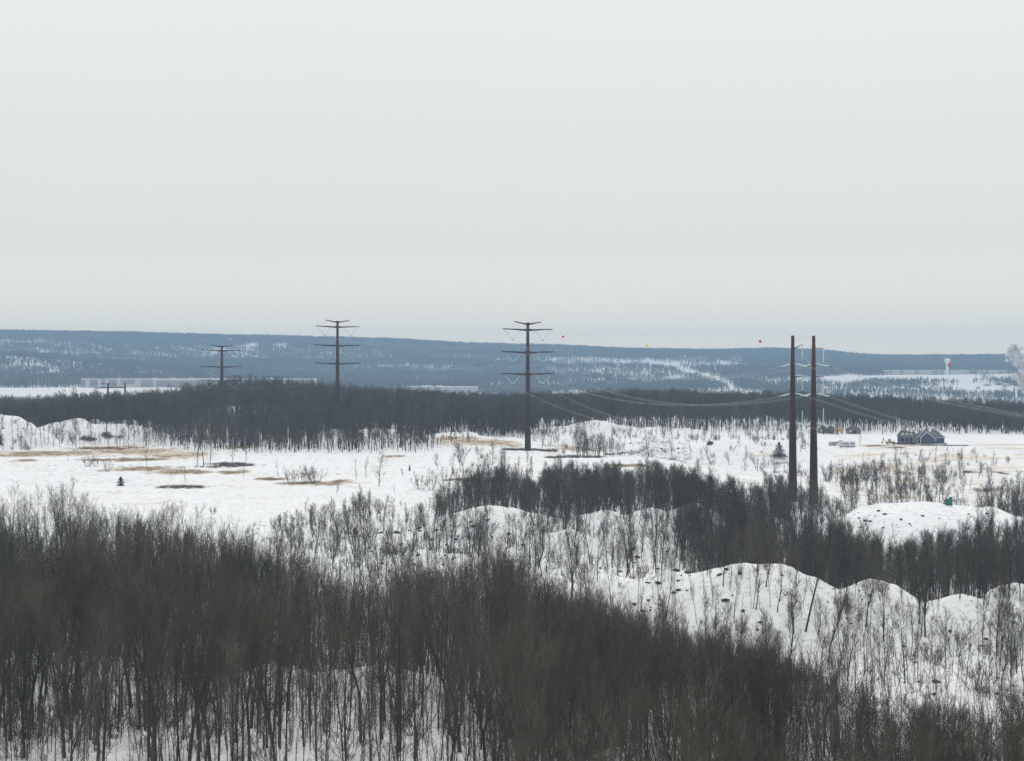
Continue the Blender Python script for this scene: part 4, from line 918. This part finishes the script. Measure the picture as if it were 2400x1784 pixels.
m = MB(); m.box(.0,0,.4,3.9,2.0,2.2); m.build('body', M['trailer'], tr_); m = MB(); m.box(.02,-.03,.42,.95,-.004,2.18); m.build('front_panel', M['concrete'], tr_)
m = MB(); m.box(-1.0,.9,.45,0,1.1,.55); m.build('hitch', M['black'], tr_); m = MB(); m.box(.1,.1,2.2,3.8,1.9,2.28); m.build('roof_snow', M['snow'], tr_); wheel(tr_, 2.3, -.05, .36); wheel(tr_, .5, -.08, .36)
def car(px, py, rz, mt, label, L_=4.6, pick=False, d=None):
    c = ground_empty('parked_car', px, py, rz, d, label=label, cat='car')
    m = MB(); m.prism([(0,.35),(L_,.35),(L_,.95),(L_-.15,1.05),(.1,1.0),(0,.8)] if not pick else [(0,.45),(L_,.45),(L_,1.15),(0,1.15)], 0, 1.8); m.build('body', M[mt], c)
    m = MB(); m.prism([(L_*.18,1.06),(L_*.82,1.06),(L_*.7,1.5),(L_*.32,1.5)] if not pick else [(L_*.2,1.16),(L_*.55,1.16),(L_*.5,1.8),(L_*.28,1.8)], .1, 1.7); cb = m.build('cabin', M[mt], c)
    m = MB(); m.prism([(L_*.25,1.1),(L_*.75,1.1),(L_*.67,1.44),(L_*.35,1.44)] if not pick else [(L_*.26,1.2),(L_*.52,1.2),(L_*.48,1.72),(L_*.31,1.72)], .08, .098); m.build('window', M['glass'], cb)
    for x_ in (L_*.18, L_*.8): wheel(c, x_, .08, .33)
car(1962, 1042, 0, 'darkblue', 'dark pickup truck parked behind the camper and the grey trailer', 5.4, True, 866)
car(2103, 1044, .1, 'redpaint', 'dull red car at the left end of the garage wing', 4.2, False, 848)
car(2113, 1043, .05, 'darkblue', 'dark blue car parked in front of the garage doors', 5.0, False, 850)
ex = ground_empty('backhoe', 2077, 1042, 0, 858, label='yellow backhoe with raised digging arm left of the house', cat='backhoe')
m = MB(); m.prism([(0,.5),(4.2,.5),(4.4,1.2),(2.8,1.5),(.3,1.4)], 0, 1.6); m.build('body', M['orange'], ex)
m = MB(); m.box(1.0,.15,1.45,2.5,1.45,1.5); m.box(.9,.1,2.65,2.6,1.5,2.8)
for x_ in (1.0,2.4):
    for y_ in (.15,1.35): m.box(x_,y_,1.5,x_+.1,y_+.1,2.65)
m.build('cab', M['trim'], ex); m = MB(); m.box(1.15,.2,1.52,2.35,.23,2.6); m.build('window', M['glass'], ex)
m = MB(); m.tube([(.3,.8,1.2),(-1.0,.8,2.0),(-1.3,.8,3.4)], [.22,.2,.18], 6); m.tube([(-1.3,.8,3.4),(-1.8,.8,1.2)], [.18,.13], 6); ar = m.build('digging_arm', M['orange'], ex)
m = MB(); m.prism([(-2.2,.6),(-1.5,.5),(-1.4,1.2),(-2.0,1.2)], .4, 1.2); m.build('bucket', M['black'], ar)
m = MB(); m.prism([(4.5,.2),(5.3,.2),(5.1,1.0),(4.5,1.1)], -.1, 1.7); m.build('loader_bucket', M['orange'], ex)
wheel(ex, .9, -.1, .72, .4); wheel(ex, 3.7, -.1, .5, .35); wheel(ex, .9, 1.7, .72, .4); wheel(ex, 3.7, 1.7, .5, .35)
def shed(px, py, w2, dep, h, rh, mw, mr_, label, d=None, nm='shed', doors=1):
    s_ = ground_empty(nm, px, py, 0, d, label=label, cat='shed')
    m = MB(); m.prism([(0,0),(w2,0),(w2,h),(w2/2,h+rh*.93),(0,h)], 0, dep); m.build('wall', M[mw], s_)
    m = MB(); m.slab([(-.3,-.3,h-.1),(w2/2,-.3,h+rh),(w2/2,dep+.3,h+rh),(-.3,dep+.3,h-.1)], (-.3,0,1), .12); m.slab([(w2/2,-.3,h+rh),(w2+.3,-.3,h-.1),(w2+.3,dep+.3,h-.1),(w2/2,dep+.3,h+rh)], (.3,0,1), .12); m.build('roof', M[mr_], s_)
    m = MB(); m.box(w2*.38,-.06,0,w2*.62,-.01,h*.8); m.build('door', M['black'], s_); m = MB(); m.box(w2*.1,-.05,h*.45,w2*.28,-.01,h*.8); m.build('window', M['trim'], s_)
shed(1921, 1024, 5.0, 5, 2.6, 1.4, 'greywood', 'shingle', 'dark grey shed at the wood edge left of the rusty one', 1008)
shed(1941, 1024, 3.4, 5, 2.8, 1.0, 'greywood', 'snow', 'snow roofed hut between the dark shed and the rusty shed', 1008)
shed(1988, 1024, 7.5, 6, 2.6, 2.2, 'greywood', 'shingle', 'steep roofed grey cabin at the wood edge right of the yellow container', 1008)
rs = ground_empty('shed', 1940, 1024, 0, 1003, label='rusty red shed with a green upper wall at the wood edge', cat='shed')
rs.location.x += .5
m = MB(); m.box(0,0,1.2,3.6,3,2.6); m.build('wall', M['rust'], rs); m = MB(); m.box(0.02,.02,2.6,3.58,3,4.3); m.build('upper_wall', M['greenroof'], rs)
m = MB(); m.box(-.2,-.2,4.3,3.8,3.2,4.5); m.build('roof', M['snow'], rs)
m = MB()
for x_ in (.1,1.7,3.3): m.box(x_,.1,-.2,x_+.2,.3,1.2)
m.build('stilts', M['greywood'], rs)
yc = ground_empty('container', 1959, 1022, 0, 1004, label='yellow container standing on blocks between the sheds', cat='container')
m = MB(); m.box(0,0,1.3,4.3,2.2,3.3)
for i in range(12): m.box(.15+i*.35,-.05,1.4,.3+i*.35,-.001,3.2)
m.build('body', M['yellow'], yc); m = MB(); m.box(.3,.2,-.1,.8,1.8,1.3); m.box(3.4,.2,-.1,3.9,1.8,1.3); m.build('blocks', M['greywood'], yc); m = MB(); m.box(.02,.02,3.3,4.28,2.18,3.42); m.build('roof_snow', M['snow'], yc)
# green sign board on the flat topped mound
sx_, sy_, sz_ = (2224-CX)/F*424, 424, gz((2224-CX)/F*424, 424)
sg = empty('sign_board', (sx_, sy_, sz_), 0, label='stepped green sign board with pale worn marks on the flat topped mound', cat='sign')
m = MB(); m.prism([(-.95,.05),(.9,.05),(.9,2.2),(0,2.2),(0,1.8),(-.95,1.8)], 0, .08); m.build('panel', M['greenpaint'], sg)
m = MB(); m.box(-.8,.08,-.6,-.68,.2,1.7); m.box(.65,.08,-.6,.77,.2,2.1); m.build('posts', M['greywood'], sg)
m = MB(); r4 = random.Random(3)
for zc, x0, x1 in ((1.62,-.8,.1),(1.5,.0,.7),(1.08,-.5,.6),(.68,-.55,.65),(.3,.2,.6)):
    x_ = x0
    while x_ < x1:
        w2 = r4.uniform(.05,.13); m.box(x_,-.012,zc-.09,x_+w2*.4,-.002,zc+.09); m.box(x_,-.012,zc+.05,x_+w2,-.002,zc+.09); x_ += w2+r4.uniform(.08,.16)
m.build('worn_marks', M['signmark'], sg)
# leaning trunks on the near bank
for i, (pa, pb, r_, lb) in enumerate([((1887,1482),(1925,1330),.19,'thick dead trunk leaning right on the near bank'),((1772,1430),(1782,1360),.10,'thin leaning stem on the near bank'),((1962,1470),(1985,1395),.12,'slanting broken pole between upright trunks')]):
    x, y, z = gp(*pa); k = y/F; dx = (pb[0]-pa[0])*k; dz = (pa[1]-pb[1])*k; m = MB(); m.tube([(0,0,-.4),(dx*.45,.2,dz*.45),(dx,.5,dz)], [r_,r_*.85,r_*.5], 6)
    tk = m.build('leaning_trunk', M['trunk'], None, (x,y,z)); tag(tk, lb, 'dead tree')
    m = MB(); r4 = random.Random(i)
    for j in range(26):
        t = r4.uniform(.5,1); p_ = (dx*t,.4*t,dz*t); e_ = side(r4, norm((dx,0,dz)), r4.uniform(.5,1)); l_ = r4.uniform(.6,2.0); m.tube([p_, vadd(p_, e_, l_)], [.03,.01], 3, False)
        for q_ in range(5): p2_ = vadd(p_, e_, l_*r4.random()); m.cone(p2_, vadd(p2_, side(r4, e_, .6), .6), .009)
    m.build('branches', M['twig'], tk)
# ------------------------------------------------------------------ valley buildings
def hall(nm, x0p, x1p, d0, d1, zt, zb, dep, label, panels, mats=('panel','panel2'), cat='warehouse'):
    """long flat-roofed hall between two bearings, its ends at distances d0, d1"""
    ax, bx = (x0p-CX)/F*d0, (x1p-CX)/F*d1; L_ = math.hypot(bx-ax, d1-d0); rz = math.atan2(d1-d0, bx-ax)
    root = empty(nm, (ax, d0, zb), rz, label=label, cat=cat); h = zt-zb
    m = MB(); m.box(0,0,-3,L_,dep,h); m.build('wall', M[mats[0]], root)
    m = MB(); m.box(-.5,-.5,h,L_+.5,dep+.5,h+1.0); m.build('roof', M['snow'], root)
    for (a, b_, lo, hi, mt, pr_) in panels:
        m = MB(); m.box(a*L_, -pr_, lo*h-(3 if lo == 0 else 0), b_*L_, -.02, hi*h); m.build('wall_panel', M[mt], root)
    return root, L_, h
w1, L_, h_ = hall('warehouse', 190, 684, 3120, 2880, 34.5, 17.5, 70, 'very long white and grey warehouse half hidden behind the wooded hill', [
    (0,.025,0,.93,'panel2',.4),(.025,.045,0,1.08,'panel',1.5),(.048,.086,.0,.95,'panel2',.4),(.088,.105,0,1.05,'panel',1.5),(.108,.125,0,1.1,'panel2',.8),(.126,.138,0,1.06,'panel',1.5),(.14,.185,0,.95,'panel2',.4),(.186,.204,0,1.12,'panel',1.6),(.206,.27,.45,.97,'panel2',.3),(.285,.30,0,.95,'panel',.8),(.302,.36,0,.9,'panel2',.4),(.375,.6,.1,.85,'panel2',.3)])
for i in range(6): m = MB(); u = .055+.012*(i % 3)+(.09 if i > 2 else 0); m.box(u*L_, -.9, h_*.45, u*L_+1.4, -.45, h_*.62); m.build('window', M['black'], w1)
for i in range(7): m = MB(); u = .33+.09*i; m.box(u*L_, 12, h_+1, u*L_+9, 18, h_+2.4); m.build('roof_vent', M['panel'], w1)
w2_, L_, h_ = hall('warehouse', 931, 1069, 3620, 3480, 19.0, 4.0, 60, 'pale green grey warehouse in the valley left of the middle tower', [(.0,.42,.72,1.0,'panel2',.3),(.5,.515,0,1.0,'panel2',.5),(.74,.98,.1,.16,'redpaint',.3),(.98,1.0,0,1.05,'panel2',.6),(.82,.88,.45,.8,'panel2',.4)], ('concrete','panel2'))
for i in range(5): m = MB(); u = .38+.055*i+(.07 if i > 2 else 0); m.box(u*L_, 8, h_+1, u*L_+3, 12, h_+3); m.build('roof_vent', M['snow'], w2_)
for i in range(14): m = MB(); u = .04+.065*i; m.box(u*L_, -2.4, 0, u*L_+2.8, -1.0, 3.2); m.build('dock', M['panel' if i % 3 else 'panel2'], w2_)
w3, L_, h_ = hall('warehouse', 2083, 2460, 4640, 4640, 59.5, 46, 80, 'long white warehouse on the far plateau under the water tower', [(a, a+b_, 0, .99, 'panel2', .4) for a, b_ in ((.067,.025),(.158,.03),(.268,.035),(.32,.02),(.37,.012),(.515,.03),(.60,.025),(.68,.03),(.77,.03),(.86,.03))])
m = MB(); m.box(.006*L_,-.7,h_*.55,.018*L_,-.45,h_*.85); m.build('emblem', M['darkblue'], w3)
# water tower
k = 4500/F; wx = (2220-CX)/F*4500; wz = gz(wx, 4500); wt = empty('water_tower', (wx, 4500, wz), 0, label='white water tower with a rounded tank on one thick stem', cat='water tower'); top = CZ+52*k-wz
m = MB(); m.tube([(0,0,-2),(0,0,3),(0,0,top-15)], [4.6,3.4,3.3], 20); m.build('stem', M['snow'], wt, smooth=True)
m = MB(); prof = [(top-15.4,3.3),(top-12.5,4.2),(top-10,6.8),(top-8,7.6),(top-4,7.7),(top-2,6.8),(top-.6,4.5),(top,.3)]; m.tube([(0,0,a) for a, _ in prof], [b_ for _, b_ in prof], 24); m.build('tank', M['snow'], wt, smooth=True)
# smaller plants and houses around the valley
SB = [(2310,905,14,5,'panel','small white hall at the left end of the lower industrial row'),(2335,903,16,6,'panel2','grey hall in the lower industrial row, second from its left end'),(2352,907,12,7,'panel','stepped white hall in the lower industrial row'),
 (2374,904,14,7,'panel','white hall at the right of the lower industrial row'),(2392,908,18,7,'concrete','bluish hall at the right edge in the lower industrial row'),(2290,911,8,4,'panel','smallest hall in front of the lower industrial row'),(1440,934,8,3,'panel2','tiny grey shed in the valley right of the middle tower')]
for px, py, wp, hp, mt, lb in SB:
    x, y, z = gp(px, py, 2400, 6000); k = y/F; b0 = empty('factory_building', (x, y, z), rng.uniform(-.15,.15), label=lb, cat='factory'); m = MB(); m.box(0,0,-6,wp*k,18,hp*k); m.build('wall', M[mt], b0)
    m = MB(); m.box(-.4,-.4,hp*k,wp*k+.4,18.4,hp*k+.9); m.build('roof', M['snow'], b0)
    m = MB(); m.box(wp*k*.15,-.3,.2,wp*k*.4,-.02,hp*k*.6); m.build('door', M['stripe'], b0)
# far lattice pylons
for px, py, hp, lb in ((1172,903,18,'far lattice pylon in the valley just left of the middle tower'),(1430,930,22,'far lattice pylon in the valley right of the middle tower'),(16,905,30,'far lattice pylon at the left edge of the valley')):
    x, y, z = gp(px, py, 2600, 6000); h = hp*y/F; o = MB(); w0 = h*.13
    for sx1 in (-1,1):
        for sy1 in (-1,1): o.tube([(sx1*w0,sy1*w0,-2),(sx1*w0*.35,sy1*w0*.35,h*.6),(0,0,h)], [.25,.2,.15], 4)
    for j in range(6):
        a, b_ = w0*(1-j*.11), w0*(1-(j+1)*.11); z0_, z1_ = h*.1*j, h*.1*(j+1)
        for sg1 in (-1,1): o.tube([(sg1*a,-a,z0_),(-sg1*b_,-b_,z1_)], [.15,.15], 3)
    for zz in (.62,.75,.88): o.tube([(-h*.16,0,h*zz),(0,0,h*zz+1),(h*.16,0,h*zz)], [.15,.3,.15], 4)
    t = o.build('lattice_pylon', M['panel2'], None, (x, y, z)); tag(t, lb, 'pylon')
for px, py, hp, lb in ((1108,912,14,'thin far utility pole above the snowy bench'),(1153,910,12,'thin far utility pole left of the far pylon'),(1298,914,16,'thin far utility pole behind the snow crest right of the middle tower'),(115,915,28,'thin tall mast on the snowy flats at the left')):
    x, y, z = gp(px, py, 2600, 6000); h = hp*y/F; o = MB(); o.tube([(0,0,-2),(0,0,h)], [.35,.25], 5); o.tube([(-1.6,0,h*.92),(1.6,0,h*.92)], [.2,.2], 4); t = o.build('utility_pole', M['panel2'], None, (x, y, z)); tag(t, lb, 'utility pole')
# steam from the plant at the right edge: a cloud of small droplets-like flecks, thin at its edge
sm = MB(); r5 = random.Random(9); sx0 = (2408-CX)/F*2700; sz0 = CZ-66*2700/F
def plume(t): return (-3-10*t+7*math.sin(t*5), 4+96*t, (5+15*math.sin(min(1,t*1.15)*2.2))*(1+.25*math.sin(t*17)))
def puff(cx_, cy_, cz_, r_):
    rings = []
    for j in range(9):
        ph = math.pi*j/8; rings.append(len(sm.v))
        for i in range(12):
            q_ = r_*r5.uniform(.88,1.12); sm.v.append((cx_+math.cos(2*math.pi*i/12)*math.sin(ph)*q_, cy_+math.sin(2*math.pi*i/12)*math.sin(ph)*q_, cz_+math.cos(ph)*q_))
    for a, b_ in zip(rings, rings[1:]): sm.quad_ring(b_, a, 12)
for i in range(240):
    t = r5.random()**.8; x_, z_, rad = plume(t); q_ = r5.gauss(0,.36); a = r5.uniform(0,6.283); puff(x_+math.cos(a)*rad*q_, math.sin(a)*rad*q_*.6, z_+r5.gauss(0,3), rad*r5.uniform(.16,.36)*(1-.4*t))
for i in range(2200):
    t = r5.random()**.8; x_, z_, rad = plume(t); q_ = r5.gauss(0,.52); a = r5.uniform(0,6.283)
    c_ = (x_+math.cos(a)*rad*q_, math.sin(a)*rad*q_, z_+r5.gauss(0,4)); sm.poly([vadd(c_, (r5.uniform(-.8,.8), r5.uniform(-.8,.8), r5.uniform(-.8,.8))) for _ in range(3)])
M['steam'] = mat('steam', (.95,.95,.96), 1, 0); nt = M['steam'].node_tree; tb = nt.nodes.new('ShaderNodeBsdfTranslucent'); tb.inputs[0].default_value = (.95,.95,.96,1); ms = nt.nodes.new('ShaderNodeMixShader')
nt.links.new(nt.nodes['Principled BSDF'].outputs[0], ms.inputs[1]); nt.links.new(tb.outputs[0], ms.inputs[2]); nt.links.new(ms.outputs[0], nt.nodes['Material Output'].inputs[0])
sv = sm.build('steam', M['steam'], None, (sx0, 2700, sz0), smooth=True); tag(sv, 'white steam plume rising at the right edge', 'steam', kind='stuff')

# ------------------------------------------------------------------ haze
hb = MB(); hb.box(-8000, -60, -60, 8000, 8000, 258)
haze = hb.build('haze', []); tag(haze, 'pale blue winter haze over the fields and valley', 'haze', kind='stuff')
hm = bpy.data.materials.new('haze_air'); hm.use_nodes = True; nt = hm.node_tree; nt.nodes.remove(nt.nodes['Principled BSDF'])
pv = nt.nodes.new('ShaderNodeVolumePrincipled'); pv.inputs['Density'].default_value = .000165; pv.inputs['Color'].default_value = (.44,.70,1.0,1); pv.inputs['Anisotropy'].default_value = 0.0
nt.links.new(pv.outputs[0], nt.nodes['Material Output'].inputs['Volume']); haze.data.materials.append(hm)

# ------------------------------------------------------------------ sky, sun, camera
w = bpy.data.worlds.new('World'); SC.world = w; w.use_nodes = True; nt = w.node_tree; N = nt.nodes; L = nt.links
bg = N['Background']
sky = N.new('ShaderNodeTexSky'); sky.sky_type = 'NISHITA'; sky.sun_disc = False; sky.sun_elevation = R(42); sky.sun_rotation = R(15)
tc = N.new('ShaderNodeTexCoord'); sx = N.new('ShaderNodeSeparateXYZ'); L.new(tc.outputs['Generated'], sx.inputs[0])
cr = N.new('ShaderNodeValToRGB'); L.new(sx.outputs['Z'], cr.inputs[0]); e = cr.color_ramp.elements
e[0].position = 0; e[0].color = (1.72,1.48,1.16,1); e[1].position = 1; e[1].color = (1.2,1.2,1.19,1)
for p, c in ((.02,(1.62,1.42,1.11,1)),(.04,(1.30,1.185,.95,1)),(.08,(.965,.92,.825,1)),(.14,(.885,.875,.82,1)),(.22,(.898,.902,.872,1)),(.42,(.97,.975,.965,1))):
    q = e.new(p); q.color = c
no = N.new('ShaderNodeTexNoise'); no.inputs['Scale'].default_value = 1.6; no.inputs['Detail'].default_value = 3; L.new(tc.outputs['Generated'], no.inputs['Vector'])
mr = N.new('ShaderNodeMapRange'); mr.inputs['To Min'].default_value = .965; mr.inputs['To Max'].default_value = 1.035; L.new(no.outputs['Fac'], mr.inputs['Value'])
sc_ = N.new('ShaderNodeVectorMath'); sc_.operation = 'SCALE'; L.new(cr.outputs[0], sc_.inputs[0]); L.new(mr.outputs[0], sc_.inputs['Scale'])
k = N.new('ShaderNodeVectorMath'); k.operation = 'SCALE'; k.inputs['Scale'].default_value = 10.0; L.new(sc_.outputs[0], k.inputs[0])
mx = N.new('ShaderNodeMix'); mx.data_type = 'RGBA'; mx.inputs[0].default_value = .985; L.new(sky.outputs[0], mx.inputs[6]); L.new(k.outputs[0], mx.inputs[7])
L.new(mx.outputs[2], bg.inputs['Color']); bg.inputs['Strength'].default_value = .1
sl = bpy.data.lights.new('sun', 'SUN'); sl.energy = .9; sl.angle = R(25); sl.color = (1,.97,.93)
so = bpy.data.objects.new('sun', sl); COL.objects.link(so); so.rotation_euler = (R(48), 0, R(165))
cd = bpy.data.cameras.new('camera'); cd.sensor_width = 36; cd.lens = 36*F/2400; cd.clip_start = 1; cd.clip_end = 30000
cam = bpy.data.objects.new('camera', cd); COL.objects.link(cam); cam.location = (0, 0, CZ); cam.rotation_euler = (R(90), 0, 0); SC.camera = cam
SC.view_settings.view_transform = 'Standard'; SC.view_settings.look = 'None'; SC.view_settings.exposure = 0; SC.view_settings.gamma = 1
cy = SC.cycles; cy.max_bounces = 4; cy.diffuse_bounces = 3; cy.glossy_bounces = 1; cy.transmission_bounces = 1; cy.volume_bounces = 0; cy.transparent_max_bounces = 4
cy.use_adaptive_sampling = False; cy.use_denoising = True; cy.denoising_prefilter = 'NONE'
